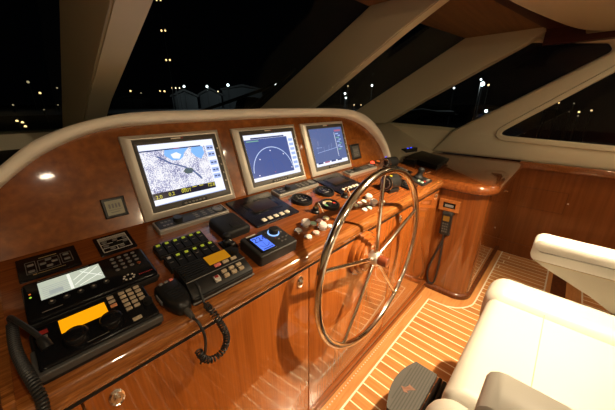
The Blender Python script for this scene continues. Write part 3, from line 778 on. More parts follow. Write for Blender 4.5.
# ---------------------------------------------------------------- push buttons beside the wheel
def button(label, x, v, m, big):
    t = on_dash('push_button' if not big else 'clear_knob', label, 'button', x, v, 'round push buttons beside the wheel')
    if big:
        b = MB().mat('chrome'); b.lathe([(.019,0),(.019,.004),(.015,.006),(.011,.007)],(0,0,0),'z',18); b.build('collar', t)
        b = MB().mat('crystal'); b.lathe([(.010,.006),(.011,.010),(.019,.013),(.020,.021),(.015,.027),(.001,.028)],(0,0,0),'z',9); b.build('knob', t)
    else:
        b = MB().mat('chrome'); b.lathe([(.0165,0),(.0165,.004),(.0145,.006),(.0115,.006)],(0,0,0),'z',20); b.build('ring', t)
        b = MB().mat(m); b.lathe([(.0128,.004),(.0128,.007),(.0105,.0085),(.001,.009)],(0,0,0),'z',18); b.build('cap', t)
for lab,x,v,m,big in (
 ('first white push button in the back row left of the wheel, nearest the plotter display',.683,.124,'btn_white',0),
 ('clear faceted knob in the back row of the left button group',.735,.135,None,1),
 ('mint green push button behind the left clear knobs',.772,.126,'btn_green',0),
 ('rose push button in the back row left of the wheel',.812,.124,'btn_red',0),
 ('ivory push button in the back row beside the wheel rim',.853,.124,'btn_yellow',0),
 ('white push button in the front row left of the wheel, nearest the console lip',.686,.070,'btn_white',0),
 ('rose push button in the front row of the left group',.732,.072,'btn_red',0),
 ('clear faceted knob in the front row of the left button group',.778,.080,None,1),
 ('pale push button in the front row beside the wheel rim',.818,.070,'btn_white',0),
 ('ivory push button in the back row inside the wheel',1.077,.122,'btn_yellow',0),
 ('rose push button in the back row inside the wheel',1.114,.122,'btn_red',0),
 ('mint push button in the back row inside the wheel',1.155,.124,'btn_green',0),
 ('clear faceted knob in the back row inside the wheel',1.205,.130,None,1),
 ('white push button in the front row inside the wheel, leftmost there',1.079,.070,'btn_white',0),
 ('pale green push button in the front row inside the wheel',1.118,.066,'btn_green',0),
 ('clear faceted knob in the front row inside the wheel',1.175,.080,None,1),
 ('white push button farthest right beside the clear knobs',1.245,.066,'btn_white',0)):
    button(lab,x,v,m,big)

# ---------------------------------------------------------------- switch panels at the left
t = on_dash('switchboard', 'flat black switch panel at the left end of the dash', 'switch panel', -.016,.402)
b = MB().mat('gloss'); b.rbox(-.063,.063,-.051,.051,0,.005,.003,.0015)
b.mat('line_dim')
for x0,x1,y0,y1 in ((-.047,-.026,-.03,.025),(-.022,.022,-.028,.022),(.026,.05,-.024,.026)):
    for q in ((x0,x1,y0,y0+.0015),(x0,x1,y1-.0015,y1),(x0,x0+.0015,y0,y1),(x1-.0015,x1,y0,y1)): b.box(*q,.0048,.0054)
b.mat('gold'); b.box(-.018,.02,.030,.033,.0048,.0054); b.box(-.036,-.028,-.038,-.034,.0048,.0054); b.box(-.026,.03,-.037,-.0355,.0048,.0054)
b.build('plate', t)
for x,y in ((-.0365,-.02),(-.0365,.008),(-.012,.0),(.012,.0),(0,.014),(0,-.016),(.038,.015),(.038,-.008)):
    b = MB().mat('key_grey'); b.rbox(x-.0065,x+.0065,y-.004,y+.004,.0048,.0075,.002,.001); b.build('key', t)
t = on_dash('annunciator', 'small black panel with white line frame behind the radio with the white screen', 'alarm panel', .1405,.404)
b = MB().mat('gloss'); b.rbox(-.048,.048,-.051,.051,0,.005,.003,.0015); b.mat('line')
def fr_(x0,x1,y0,y1,w=.002):
    for q in ((x0,x1,y0,y0+w),(x0,x1,y1-w,y1),(x0,x0+w,y0,y1),(x1-w,x1,y0,y1)): b.box(*q,.0048,.0055)
fr_(-.038,.038,-.04,.04,.0025); 
for y in (.035,.031,.027,.023): b.box(-.036,.036,y,y+.0015,.0048,.0055)
b.box(-.036,-.004,.002,.004,.0048,.0055); b.box(.006,.036,.002,.004,.0048,.0055); b.box(-.036,.02,-.02,-.018,.0048,.0055); b.box(-.001,.001,-.038,-.018,.0048,.0055)
b.build('plate', t)
for x,y in ((-.025,.013),(.003,.013),(.03,.014),(-.025,-.009),(.027,-.006),(.012,-.029),(-.012,-.029)):
    b = MB().mat('key_grey'); b.ell((x,y),.007,.0045,.0048,.0075,14); b.build('button', t)

# ---------------------------------------------------------------- radio with white LCD
t = on_dash('satellite_radio', 'black radio terminal with lit white screen on the left of the dash', 'radio', .054,.238)
b = MB().mat('matte'); b.rbox(-.130,.130,-.068,.068,0,.020,.012,.002); b.mat('gloss'); b.rbox(-.130,.130,-.068,.068,.020,.030,.012,.006)
b.mat('grey_dark'); b.rbox(-.131,.131,-.0685,-.064,.012,.020,.002,.001)
b.mat('line_dim'); b.box(-.10,.0,.058,.0605,.0298,.0302); b.box(-.105,-.07,-.053,-.051,.0298,.0302)
b.mat('red')
for k in range(8): b.box(.088+k*.0042,.0912+k*.0042,-.050,-.0465,.0298,.0303)
b.build('housing', t)
b = MB().mat('lcd_white'); b.box(-.101,.021,-.012,.053,.0298,.0304)
b.mat('lcd_edge'); 
for k in range(6): b.box(-.096,-.05+.004*(k%3),-.006+k*.007,-.0045+k*.007,.0303,.0307)
b.box(-.085,-.06,-.003,.012,.0303,.0306)
b.mat('lcd_line'); b.box(-.047,-.041,-.010,.050,.0303,.0308)
for p,q in (((-.038,.0),(.016,.044)),((-.038,.02),(.0,.05)),((-.03,-.008),(.018,.014)),((-.02,.045),(.018,.0))):
    P,Q=Vector(p),Vector(q); n=Vector((-(Q-P).y,(Q-P).x)).normalized()*.0012; b.face([(*(P-n),.0307),(*(Q-n),.0307),(*(Q+n),.0307),(*(P+n),.0307)])
o = b.build('screen', t); o['label'] = 'lit white screen'
for k in range(5):
    b = MB().mat('grey_dark'); b.lathe([(.007,.0295),(.006,.0325),(.0025,.033)],(-.085+k*.026,-.030,0),'z',14); b.mat('line'); b.lathe([(.0025,.0328),(.002,.0334)],(-.085+k*.026,-.030,0),'z',8); b.build('soft_key', t)
for i in range(4):
    for j in range(4):
        b = MB().mat('key_grey' if (i,j)!=(3,0) else 'cap'); b.ell((.052+i*.017,.046-.018*(3-j)*.95+.004),.0052,.0038,.0295,.0325,12); b.build('key', t)
b = MB().mat('line')
for k in range(8):
    a = R(k*45); b.ell((.066+.012*math.cos(a),-.044+.0095*math.sin(a)),.0028,.0022,.0295,.0315,8)
b.build('cursor_ring', t)
b = MB().mat('orange_led'); b.ell((-.117,.022),.0022,.0022,.0295,.031,8); b.mat('g_led'); b.ell((-.117,.010),.0022,.0022,.0295,.031,8); b.build('status_lights', t)

# ---------------------------------------------------------------- radio with orange LCD
t = on_dash('marine_radio', 'black marine radio with bright orange screen at the dash edge', 'radio', .031,.091)
b = MB().mat('black'); b.rbox(-.110,.106,-.064,.054,0,.024,.008,.003); b.mat('gloss'); b.rbox(-.104,.104,-.058,.053,.023,.035,.008,.004)
b.mat('tray'); b.rbox(-.112,.107,-.067,-.056,.012,.029,.004,.003); b.rbox(-.112,-.104,-.067,.0,.012,.029,.003,.002)
b.mat('red'); b.box(-.096,-.080,.026,.036,.0345,.037); b.mat('key_grey'); b.box(-.094,-.082,.014,.021,.0345,.037)
b.mat('line_dim'); b.box(-.03,.03,-.046,-.045,.0348,.0353)
b.build('housing', t)
b = MB().mat('lcd_orange'); b.box(-.062,.020,.006,.045,.0345,.0356); o = b.build('screen', t); o['label'] = 'bright orange screen'
for x in (-.042,.018):
    b = MB().mat('gloss'); b.lathe([(.0225,.034),(.0225,.044),(.0195,.053),(.017,.055),(.001,.0555)],(x,-.026,0),'z',30); b.build('tuning_knob', t)
b = MB().mat('black'); b.lathe([(.010,.034),(.009,.047),(.001,.048)],(.094,-.014,0),'z',16); b.build('small_knob', t)
for i in range(3):
    for j in range(5):
        b = MB().mat('key'); b.rbox(.050+i*.016,.0625+i*.016,.046-j*.0145,.0545-j*.0145,.0345,.038,.0015,.001)
        if not (i == 2 and j > 3): b.build('key', t)
        else: b.bm.free()
for j in range(3):
    b = MB().mat('key' if j < 2 else 'orange_key'); b.rbox(.027,.040,.046-j*.0145,.0545-j*.0145,.0345,.038,.0015,.001); b.build('key', t)
b = MB().mat('key'); b.rbox(.052,.070,-.050,-.041,.0345,.038,.0015,.001); b.build('key', t)
# its microphone plug and heavy coiled cord
t = thing('coiled_cord', 'thick black coiled cord hanging over the left corner of the dash', 'cord', (-.105,.78,.92))
W_ = lambda p: (p[0]+.105,p[1]-.78,p[2]-.92)
b = MB().mat('rubber')
cp = [(-.097,.749,.972),(-.097,.707,.968),(-.095,.663,.964),(-.089,.617,.957),(-.081,.575,.947),(-.078,.55,.925),(-.084,.535,.88),(-.09,.53,.80),(-.09,.53,.70)]
coil([W_(p) for p in cp], .0066, .0030, 74, b, 6, 10); b.build('coil', t)
b = MB().mat('rubber'); b.tube([W_(p) for p in smooth_path([(-.097,.749,.972),(-.096,.752,.988),(-.084,.715,.992),(-.068,.678,.982),(-.058,.650,.972)])],.005,8); b.build('lead', t)
b = MB().mat('black'); b.tube([W_(p) for p in [(-.060,.654,.976),(-.057,.645,.969),(-.054,.636,.960)]],[.007,.0095,.0095],14); b.build('plug', t)

# ---------------------------------------------------------------- hand microphone
t = on_dash('hand_microphone', 'black fist microphone lying between the two radios', 'microphone', .184,.075, rz=R(4))
b = MB().mat('black')
def micring(s, z): 
    o = [(-.026,.050),(.026,.050),(.031,.030),(.030,-.015),(.020,-.045),(.010,-.058),(-.010,-.058),(-.020,-.045),(-.030,-.015),(-.031,.030)]
    o = [tuple(p)[:2] for p in smooth_path([(x,y,0) for x,y in o]+[(-.026,.050,0)],3)][:-1]
    return [(x*s,y*s,z) for x,y in o]
b.loft([micring(.9,0),micring(1,.006),micring(1.02,.016),micring(.97,.026),micring(.86,.034),micring(.70,.037)])
b.build('mic_body', t)
b = MB().mat('matte')
for k in range(5): b.box(-.018+.001*k,.018-.001*k,.008-k*.009,.012-k*.009,.0365,.0385)
b.build('grille', t)
b = MB().mat('grey'); b.rbox(-.0335,-.027,-.004,.030,.010,.022,.003,.002); b.build('talk_key', t)
b = MB().mat('key_grey'); b.rbox(-.018,-.008,.036,.043,.034,.039,.002,.001); b.build('channel_key', t)
b = MB().mat('key_grey'); b.rbox(-.005,.005,.036,.043,.034,.039,.002,.001); b.build('channel_key', t)
b = MB().mat('pink'); b.rbox(.008,.018,.035,.043,.034,.039,.003,.001); o = b.build('red_key', t)
b = MB().mat('bezel'); b.lathe([(.008,-.058),(.0085,-.066),(.006,-.088)],(0,0,.016),'y',14); b.build('strain_relief', t)
ml = [(0,-.088,.016),(.003,-.11,.012),(.006,-.128,-.02),(.004,-.13,-.07),(.0,-.125,-.10),(-.004,-.12,-.125)]
b = MB().mat('rubber'); b.tube(smooth_path(ml),.0035,8); b.build('lead', t)

# ---------------------------------------------------------------- VHF radio with amber display
t = on_dash('vhf_radio', 'black ribbed radio with small amber display beside the fist microphone', 'radio', .306,.088)
b = MB().mat('black'); b.rbox(-.094,.094,-.060,.060,0,.022,.010,.003); b.loft([[(-.092,-.056,.020),(.092,-.056,.020),(.092,.058,.020),(-.092,.058,.020)],[(-.092,-.050,.026),(.092,-.050,.026),(.092,.058,.026),(-.092,.058,.026)],[(-.090,-.010,.040),(.090,-.010,.040),(.090,.056,.042),(-.090,.056,.042)]])
b.mat('matte')
for k in range(7): b.box(-.086,-.016,-.004+k*.009,.000+k*.009,.040,.0455)
b.mat('grey'); b.rbox(-.095,.095,-.0615,-.057,.006,.010,.002,.001); b.tube([(-.09,-.013,.041),(.09,-.013,.041)],.0012,6)
b.build('housing', t)
b = MB().mat('lcd_amber'); b.loft([[(-.008,.014,.0405),(.060,.014,.0405),(.060,.052,.0418),(-.008,.052,.0418)],[(-.008,.014,.0425),(.060,.014,.0425),(.060,.052,.0438),(-.008,.052,.0438)]]); o = b.build('screen', t)
for k,m in enumerate(('pink','key','key')):
    b = MB().mat(m); b.rbox(.0+k*.026,.019+k*.026,-.002,.008,.040,.0445,.002,.001); b.build('key', t)
for i in range(3):
    for j in range(2):
        b = MB().mat('key'); b.rbox(.006+i*.024,.022+i*.024,-.030-j*.015+.001,-.019-j*.015,.029+.004*(1-j),.0365+.003*(1-j),.003,.001); b.build('key', t)
b = MB().mat('line'); b.rbox(-.022,-.006,-.045,-.026,.028,.037,.002,.001); b.mat('red'); b.rbox(-.019,-.009,-.036,-.028,.036,.039,.002,.001); b.build('distress_key', t)
b = MB().mat('black'); b.lathe([(.012,.034),(.011,.056),(.001,.057)],(.078,.020,0),'z',18); b.build('volume_knob', t)
t = thing('radio_cord', 'thin coiled cord looping from the ribbed radio down over the console lip', 'cord', (.235,.60,.93))
W_ = lambda p: (p[0]-.235,p[1]-.60,p[2]-.93)
b = MB().mat('rubber'); b.tube([W_(p) for p in smooth_path([dk(.236,.062,.045),dk(.236,.045,.040),dk(.234,.018,.012),(.234,.575,.917)])],.003,8); b.build('lead', t)
b = MB().mat('rubber')
coil([W_(p) for p in [(.234,.578,.918),(.236,.553,.912),(.243,.538,.885),(.254,.535,.845),(.256,.536,.815),(.246,.538,.79),(.228,.540,.778),(.205,.541,.783),(.190,.541,.805),(.183,.541,.83)]], .0072,.0025, 30, b, 5, 10); b.build('coil', t)

# ---------------------------------------------------------------- breaker strips
for r_,(lab,v,x0) in enumerate((('back strip of six black rocker switches with green lights',.275,.216),('front strip of six black rocker switches, first light unlit',.202,.219))):
    t = on_dash('switch_strip', lab, 'switches', x0+.078, v, 'rocker switch strips')
    b = MB().mat('black'); b.rbox(-.080,.080,-.029,.029,0,.012,.004,.002); b.build('base', t)
    for k in range(6):
        x = -.078+k*.0262
        b = MB().mat('black'); b.loft([[(x,-.027,.010),(x+.0245,-.027,.010),(x+.0245,.027,.010),(x,.027,.010)],[(x+.001,-.026,.016),(x+.0235,-.026,.016),(x+.0235,.026,.022),(x+.001,.026,.022)]]); b.mat('line_dim'); b.box(x+.007,x+.017,-.003,-.001,.0185,.0198); sw = b.build('rocker_switch', t)
        b = MB().mat('white_led' if (r_ == 1 and k == 0) else 'green_led'); b.loft([[(x+.007,.014,.0195),(x+.0175,.014,.0195),(x+.0175,.0215,.021),(x+.007,.0215,.021)],[(x+.007,.014,.022),(x+.0175,.014,.022),(x+.0175,.0215,.0235),(x+.007,.0215,.0235)]])
        o = b.build('indicator_light', sw)
# black covered instrument
t = on_dash('instrument_cover', 'black rounded instrument with its cover on, above the plotter display', 'instrument cover', .476,.284)
b = MB().mat('matte'); b.rbox(-.055,.055,-.062,.062,0,.030,.016,.012); b.mat('black'); b.rbox(-.012,.022,-.040,-.012,.0295,.0325,.003,.001); b.build('cover', t)
# small joystick
t = on_dash('trim_joystick', 'small black joystick on a square plate between switches and plotter display', 'joystick', .416,.196)
b = MB().mat('gloss'); b.rbox(-.022,.026,-.026,.030,0,.006,.003,.002); b.mat('line'); b.box(.014,.021,.012,.022,.006,.0065); b.build('plate', t)
b = MB().mat('matte'); b.lathe([(.014,.006),(.012,.014),(.006,.018),(.006,.028),(.012,.032),(.013,.040),(.008,.045),(.001,.046)],(0,.010,0),'z',16); b.mat('black'); b.lathe([(.012,.006),(.012,.018),(.008,.022),(.001,.022)],(.006,-.014,0),'z',14); b.build('lever', t)
# autopilot display
t = on_dash('autopilot_display', 'charcoal control unit with blue screen reading 224', 'display', .518,.105)
b = MB().mat('grey_dark'); b.rbox(-.080,.080,-.060,.058,0,.040,.008,.005); b.build('housing', t)
b = MB().mat('gloss'); b.rbox(-.066,-.006,-.046,.044,.0395,.0415,.003,.001); b.mat('lcd_blue'); b.box(-.056,-.007,-.040,.034,.0415,.0419)
b.mat('lcd_navy'); b.text('224', .034, -.055,.006,.0422)
for k in range(10):
    A_,B2 = R(200+k*14),R(200+(k+1)*14); cx,cy = -.030,-.006
    b.face([(cx+.018*math.cos(A_),cy+.018*math.sin(A_),.0421),(cx+.020*math.cos(A_),cy+.020*math.sin(A_),.0421),(cx+.020*math.cos(B2),cy+.020*math.sin(B2),.0421),(cx+.018*math.cos(B2),cy+.018*math.sin(B2),.0421)])
b.box(-.0305,-.0295,-.02,.003,.042,.0423); b.box(-.05,-.012,-.036,-.033,.042,.0423); b.build('screen', t)
b = MB().mat('blue_glow'); b.lathe([(.0215,.0395),(.0215,.0425),(.0185,.043)],(.036,.022,0),'z',28); k_ = b.build('glow_ring', t); k_['label'] = 'blue lit ring'
b = MB().mat('matte'); b.lathe([(.0175,.040),(.0165,.058),(.014,.060),(.001,.060)],(.036,.022,0),'z',26); b.build('knob', t)
b = MB().mat('line')
b.box(-.060,-.022,.048,.053,.0398,.0405); b.mat('red'); b.box(-.020,-.016,.048,.053,.0398,.0405)
b.build('name_strip', t)
for x,y in ((.012,.036),(.060,.036),(.062,.012),(.030,-.016),(.046,-.016),(.062,-.018),(.030,-.032),(.046,-.032)):
    b = MB().mat('line_dim'); b.ell((x,y),.004,.003,.0395,.0415,10); b.build('key', t)
b = MB().mat('red'); b.ell((.022,-.006),.0022,.0022,.0395,.042,8); b.build('lamp', t)

# ---------------------------------------------------------------- right-hand group
def drum(name, label, x, v, r, ln, rz, m):
    t = on_dash(name, label, 'throttle', x, v, rz=rz)
    b = MB().mat('black'); b.rbox(-ln*.35,ln*.5,-r*.9,r*.9,0,.022,.006,.004); b.build('foot', t)
    b = MB().mat('matte'); b.lathe([(r*.8,-ln*.5),(r,-ln*.46),(r,ln*.40),(r*.8,ln*.5)],(0,0,r+.012),'x',28)
    b.mat('grey'); b.lathe([(r*.80,-ln*.46),(r*.80,-ln*.505),(r*.66,-ln*.505),(r*.66,-ln*.48)],(0,0,r+.012),'x',28,caps=False)
    b.mat('chrome')
    for k in range(7):
        a = 2*PI*k/7; b.lathe([(.0035,-ln*.52),(.0035,-ln*.49)],(0,r*.6*math.cos(a),r+.012+r*.6*math.sin(a)),'x',8)
    b.tube([(-ln*.44,r*1.01*math.cos(2*PI*k/28),r+.012+r*1.01*math.sin(2*PI*k/28)) for k in range(28)],.0022,6,closed=True)
    b.build('drum', t)
    return t
t = drum('throttle_drum', 'black throttle drum with ringed end face just inside the wheel top', 1.425,.128,.040,.105, R(-8),0)
b = MB().mat('yellow_led'); b.ell((-.02,.0),.007,.007,.088,.0945,10); b.build('lamp', t)
t = drum('thruster_drum', 'black control drum behind the throttle drum near the red light', 1.80,.33,.034,.11, R(-10),0)
b = MB().mat('blue_led'); b.ell((-.045,.02),.004,.004,.075,.081,8); b.build('lamp', t)
t = on_dash('alarm_light', 'glowing red alarm light at the end of the right keypad', 'light', 1.742,.438)
b = MB().mat('red_led'); b.lathe([(.016,.004),(.015,.014),(.008,.02),(.001,.021)],(0,0,0),'z',16); b.build('lens', t)
b = MB().mat('black'); b.lathe([(.021,0),(.021,.006),(.016,.008)],(0,0,0),'z',18); b.build('collar', t)
t = on_dash('orange_light', 'dim orange light right of the red alarm light', 'light', 1.825,.440)
b = MB().mat('orange_led'); b.lathe([(.014,.004),(.012,.012),(.001,.016)],(0,0,0),'z',14); b.build('lens', t)
b = MB().mat('black'); b.lathe([(.018,0),(.018,.005),(.014,.007)],(0,0,0),'z',18); b.build('collar', t)
t = on_dash('thruster_keypad', 'black flat keypad with small lights behind the joystick at the right', 'keypad', 1.79,.235)
b = MB().mat('gloss'); b.rbox(-.10,.09,-.05,.05,0,.010,.005,.003); b.build('plate', t)
for k in range(4):
    b = MB().mat('key_grey'); b.rbox(-.08+k*.042,-.054+k*.042,-.018,.018,.0095,.014,.003,.001); b.build('key', t)
b = MB().mat('red_led'); b.ell((-.085,.032),.003,.003,.0095,.012,8); b.build('lamp', t)
t = on_dash('flat_keypad', 'black flat keypad beside the throttle drum', 'keypad', 1.60,.105)
b = MB().mat('gloss'); b.rbox(-.055,.055,-.055,.055,0,.012,.005,.003); b.build('plate', t)
b = MB().mat('grey_dark'); b.lathe([(.02,.011),(.018,.024),(.001,.025)],(0,0,0),'z',16); b.build('knob', t)
t = on_dash('joystick', 'black joystick with red and green buttons at the right end of the dash', 'joystick', 1.775,.085)
b = MB().mat('grey_dark'); b.rbox(-.075,.075,-.052,.056,0,.014,.006,.003); b.build('plate', t)
for x,y,m in ((-.05,-.03,'btn_green'),(-.015,-.034,'red'),(.02,-.036,'key_grey'),(.045,-.034,'key_grey'),(-.045,-.005,'btn_green')):
    b = MB().mat(m); b.rbox(x-.011,x+.011,y-.007,y+.007,.0135,.018,.003,.001); b.build('button', t)
b = MB().mat('matte'); b.lathe([(.034,.013),(.033,.024),(.022,.032),(.017,.045),(.018,.056),(.021,.066),(.020,.078),(.012,.086),(.001,.087)],(.01,.02,0),'z',22); b.build('stick', t)
b = MB().mat('chrome'); b.tube([(.04,.0,.05),(.085,-.015,.058)],.004,8); b.build('side_pin', t)
# laptop on a flat black box
t = thing('docking_box', 'flat black box under the laptop on the corner cabinet', 'box', (2.53,.90,.906), (0,0,0))
q = [Vector(p) for p in ((2.23,.712),(2.598,.742),(2.869,1.09),(2.424,1.066))]
c_ = Vector((2.53,.90))
def quad(s, z, dx=0, dy=0): return [((p-c_).x*s+dx, (p-c_).y*s+dy, z) for p in q]
b = MB().mat('matte'); b.loft([quad(.93,0),quad(.93,.018),quad(.91,.021)]); b.build('case', t)
b = MB().mat('black'); b.box(-.24,-.16,.02,.12,0,.045); b.build('adapter', t)
t = thing('laptop', 'closed black laptop lying on a flat black box', 'laptop', (2.53,.90,.928))
b = MB().mat('black'); b.loft([quad(.985,0),quad(1,.003),quad(1,.010),quad(.99,.011)])
b.mat('grey_dark')
for k in range(3): b.box(-.22+k*.09,-.19+k*.09,-.189+k*.0072,-.182+k*.0072,.003,.009)
b.build('base', t)
b = MB().mat('black'); b.loft([quad(.99,.0115),quad(1,.014),quad(1,.020),quad(.975,.023)]); b.mat('grey'); b.lathe([(.012,.0228),(.012,.0235)],(.05,.02,0),'z',16); b.build('lid', t)
t = thing('modem', 'small grey box with two blue lights behind the laptop', 'modem', (2.74,1.17,.93), (0,0,R(-6)))
b = MB().mat('grey_dark'); b.rbox(-.11,.11,-.03,.03,0,.05,.006,.003); b.build('case', t)
for x in (-.03,.03):
    b = MB().mat('blue_led'); b.ell((x,0),.012,.008,.0495,.053,10); b.build('blue_light', t)

# ================================================================== HELM SEAT
seat = thing('helm_chair', 'cream white leather helm seat with two armrests in the foreground', 'seat', (.98,-.12,0))
def S(mb, *a, **k): mb.rbox(a[0]-.98,a[1]-.98,a[2]+.12,a[3]+.12,a[4],a[5],**k)
b = MB().mat('leather'); S(b,.655,1.235,-.50,.098,.49,.645,r=.03,b=.05,bb=.03,n=6,steps=6); b.build('cushion', seat)
b = MB().mat('seam'); b.tube([(.665-.98,-.085+.12,.6453),(1.225-.98,-.085+.12,.6453)],.0016,6); o = b.build('seam', seat)
for x0,x1 in ((1.215,1.435),(.525,.675)):
    b = MB().mat('leather'); S(b,x0,x1,-.55,.118,.47,.66,r=.07,b=.075,bb=.03,n=8,steps=7); b.build('side_bolster', seat)
for sgn,x0,x1 in ((1,1.385,1.49),(-1,.475,.59)):
    # armrest: flat padded top, rounded nose, deeper towards the back
    prof = [(-.62,.875)]+[(-.02,.875),(-.005,.871),(.007,.86),(.012,.845),(.012,.805),(.006,.788),(-.006,.778)]+[(-.62,.80)]
    b = MB().mat('leather'); xm=(x0+x1)/2-.98; hw=(x1-x0)/2
    rings=[]
    cy,cz = -.31,.83
    for u,sy,sz in ((-1,.03,.022),(-.96,.010,.007),(-.85,0,0),(.85,0,0),(.96,.010,.007),(1,.03,.022)):
        rings.append([(xm+u*hw, (y+.12)-(sy if y>-.3 else -sy*0), z-(sz if z>.83 else -sz)) for y,z in prof])
    b.loft(rings); ar = b.build('armrest', seat, sharp=55)
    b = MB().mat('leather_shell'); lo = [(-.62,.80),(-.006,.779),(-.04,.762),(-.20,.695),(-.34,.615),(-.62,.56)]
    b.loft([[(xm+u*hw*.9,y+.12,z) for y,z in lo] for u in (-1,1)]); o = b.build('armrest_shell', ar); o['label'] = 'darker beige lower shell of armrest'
    b = MB().mat('seam')
    for u in (-1.0,1.0): b.tube([(xm+u*hw*.93,y+.12,z) for y,z in ((-.6,.80),(-.3,.79),(-.02,.781),(-.004,.781))],.0022,6)
    b.tube([(xm+hw*.86*s_,y+.12,.8735) for s_ in (-1,) for y in (-.6,-.05,-.02)],.0012,6); b.build('piping', ar)
b = MB().mat('leather'); b.rbox(-.40,.40,-.58,-.42,.55,1.12,r=.06,b=.07,bb=.03,n=6,steps=6); b.build('backrest', seat)
b = MB().mat('grey_dark'); b.lathe([(.20,0),(.20,.02),(.10,.05),(.09,.47),(.16,.49)],(0,-.08,0),'z',32); b.build('pedestal', seat)
b = MB().mat('grille')
fx = lambda x: .333-.036*((x-.95)/.15)**2+.12
arc_ = [(1.10-.300*k/16, fx(1.10-.300*k/16)) for k in range(17)]
arc_ = [(x-.98,y) for x,y in arc_]
out_ = arc_+[(.80-.98,.195+.12),(1.10-.98,.195+.12)]
b.prism(out_, .165,.20)
b.mat('grille_line')
for k in range(9): y_ = .200+k*.012; hw_ = .146 if y_ < .285 else .10; b.box(.95-hw_-.98,.95+hw_-.98,y_+.12,y_+.125,.1995,.2006)
fp = b.build('footrest', seat); fp['label'] = 'grey grip footrest with a small emblem'
b = MB().mat('grey_dark')
b.prism([(x,y-.0) for x,y in [(.80-.98,.194+.12),(.80-.98,.05+.12),(1.10-.98,.05+.12),(1.10-.98,.194+.12)]], .10,.150)
for k in range(4): b.rbox(.80-.98,1.10-.98,.170+.12-k*.020,.186+.12-k*.020,.12,.194-.004*k,.004,.005)
b.build('step_ribs', fp)
b = MB().mat('emblem')
ex,ey = .938-.98,.266+.12
EM = 1.3
for pts in ([(-.020,.006),(-.006,.022),(-.002,.010),(-.014,-.006)],[(-.006,.012),(.010,.004),(.006,-.010),(-.008,-.002)],[(.004,.002),(.018,.004),(.014,-.022),(.002,-.010)]): b.prism([(ex+x*EM,ey+y*EM) for x,y in pts], .1995,.2016)
b.build('emblem', fp)

# ================================================================== PORT SIDE, OUT OF THE LIGHT
t = thing('port_cabinet', 'dark cherry side cabinet at the left edge beyond the console end', 'cabinet', (-.7,1.5,0))
b = MB().mat('dark_wood'); b.box(-.50,.50,-.28,.9,0,.66); b.build('cabinet_body', t)
b = MB().mat('plinth'); b.rbox(-.52,.52,-.32,.95,.66,.70,.01,.008); b.build('top', t)

# wiper and compass beyond the arch
t = thing('windscreen_wiper', 'black wiper resting outside the middle windscreen pane', 'wiper', (1.2,2.2,1.4))
def wp(x,y,z): return (x-1.2, y-2.2, z-1.4)
b = MB().mat('black'); b.tube([wp(1.66,2.45,1.27),wp(1.635,2.27,1.364),wp(1.655,1.87,1.572),wp(1.66,1.70,1.66)],[.020,.017,.012,.009],8); b.build('arm', t)
b = MB().mat('black'); b.tube([wp(.98,2.44,1.272),wp(1.173,2.293,1.352),wp(1.547,1.99,1.51),wp(1.607,1.876,1.569),wp(1.65,1.80,1.608)],[.010,.012,.013,.012,.009],8); b.build('blade', t)
t = thing('deck_dome', 'dark round dome on the foredeck outside, above the hood arch', 'dome', (3.56,5.0,1.0))
b = MB().mat('black'); b.lathe([(.33,0),(.33,.30),(.30,.34)],(0,0,0),'z',28); b.build('base', t)
b = MB().mat('gloss'); b.lathe([(.30,.33),(.285,.42),(.23,.49),(.13,.525),(.001,.535)],(0,0,0),'z',28); b.mat('line_dim')
for k in range(30):
    a = 2*PI*k/30; b.box(.305*math.cos(a)-.008,.305*math.cos(a)+.008,.305*math.sin(a)-.008,.305*math.sin(a)+.008,.345,.362)
b.build('dome', t)
b = MB().mat('quay'); b.prism([(1.6,2.7),(4.6,2.7),(4.6,6.5),(1.6,6.5)], .8, 1.0)
struct(b.build('ground_foredeck'), 'dark foredeck outside the windscreen')

# ================================================================== NIGHT HARBOUR
b = MB().mat('quay'); b.box(-200,300,6,320,-3.2,-3.0); b.box(-200,300,33,320,-3.0,.5)
struct(b.build('ground'), 'dark quay and water outside')
HX,HY = math.cos(R(43.4)),math.sin(R(43.4))
pit = R(20.3)
Fv = Vector((math.cos(pit)*HX,math.cos(pit)*HY,-math.sin(pit))); Rv = Vector((HY,-HX,0)); Uv = Vector((math.sin(pit)*HX,math.sin(pit)*HY,math.cos(pit)))
def far(px, py, dist):       # survey: bearing and height of a distant lamp
    d = 273.3*Fv+(px-307.5)*Rv-(py-205)*Uv; return Vector((0,0,1.4))+d*(dist/math.hypot(d.x,d.y))
def shed(x0,x1,ytop,ybase,dist,dep,gable,label):
    A = far(x0,ytop,dist); B = far(x1,ytop,dist); t = thing('warehouse', label, 'building', ((A.x+B.x)/2,(A.y+B.y)/2,.5), (0,0,math.atan2(B.y-A.y,B.x-A.x)), 'warehouses on the quay')
    w = (B-A).xy.length/2; h = A.z-.5
    b = MB().mat('far_wall')
    b.loft([[(-w,y,0),(w,y,0),(w,y,h),(0,y,h+gable),(-w,y,h)] for y in (0,dep)]); b.build('walls', t)
    b = MB().mat('far_roof'); b.loft([[(-w-.3,y,h),(0,y,h+gable+.2),(w+.3,y,h),(w+.3,y,h+.3),(0,y,h+gable+.6),(-w-.3,y,h+.3)] for y in (-.4,dep)]); b.build('roof', t)
shed(172,197,97,106,60,5,.9,'gabled pale warehouse below the leftmost white lamp')
shed(199.5,221,95.5,106,64,5,1.0,'gabled pale warehouse below the second white lamp')
shed(222,262,90,106,66,12,.6,'wide flat grey warehouse behind the compass')
shed(112,150,100,106,80,12,.5,'low dark shed beside the windscreen post')
shed(390,455,116,124,40,8,.3,'low quay wall building seen through the starboard corner window')
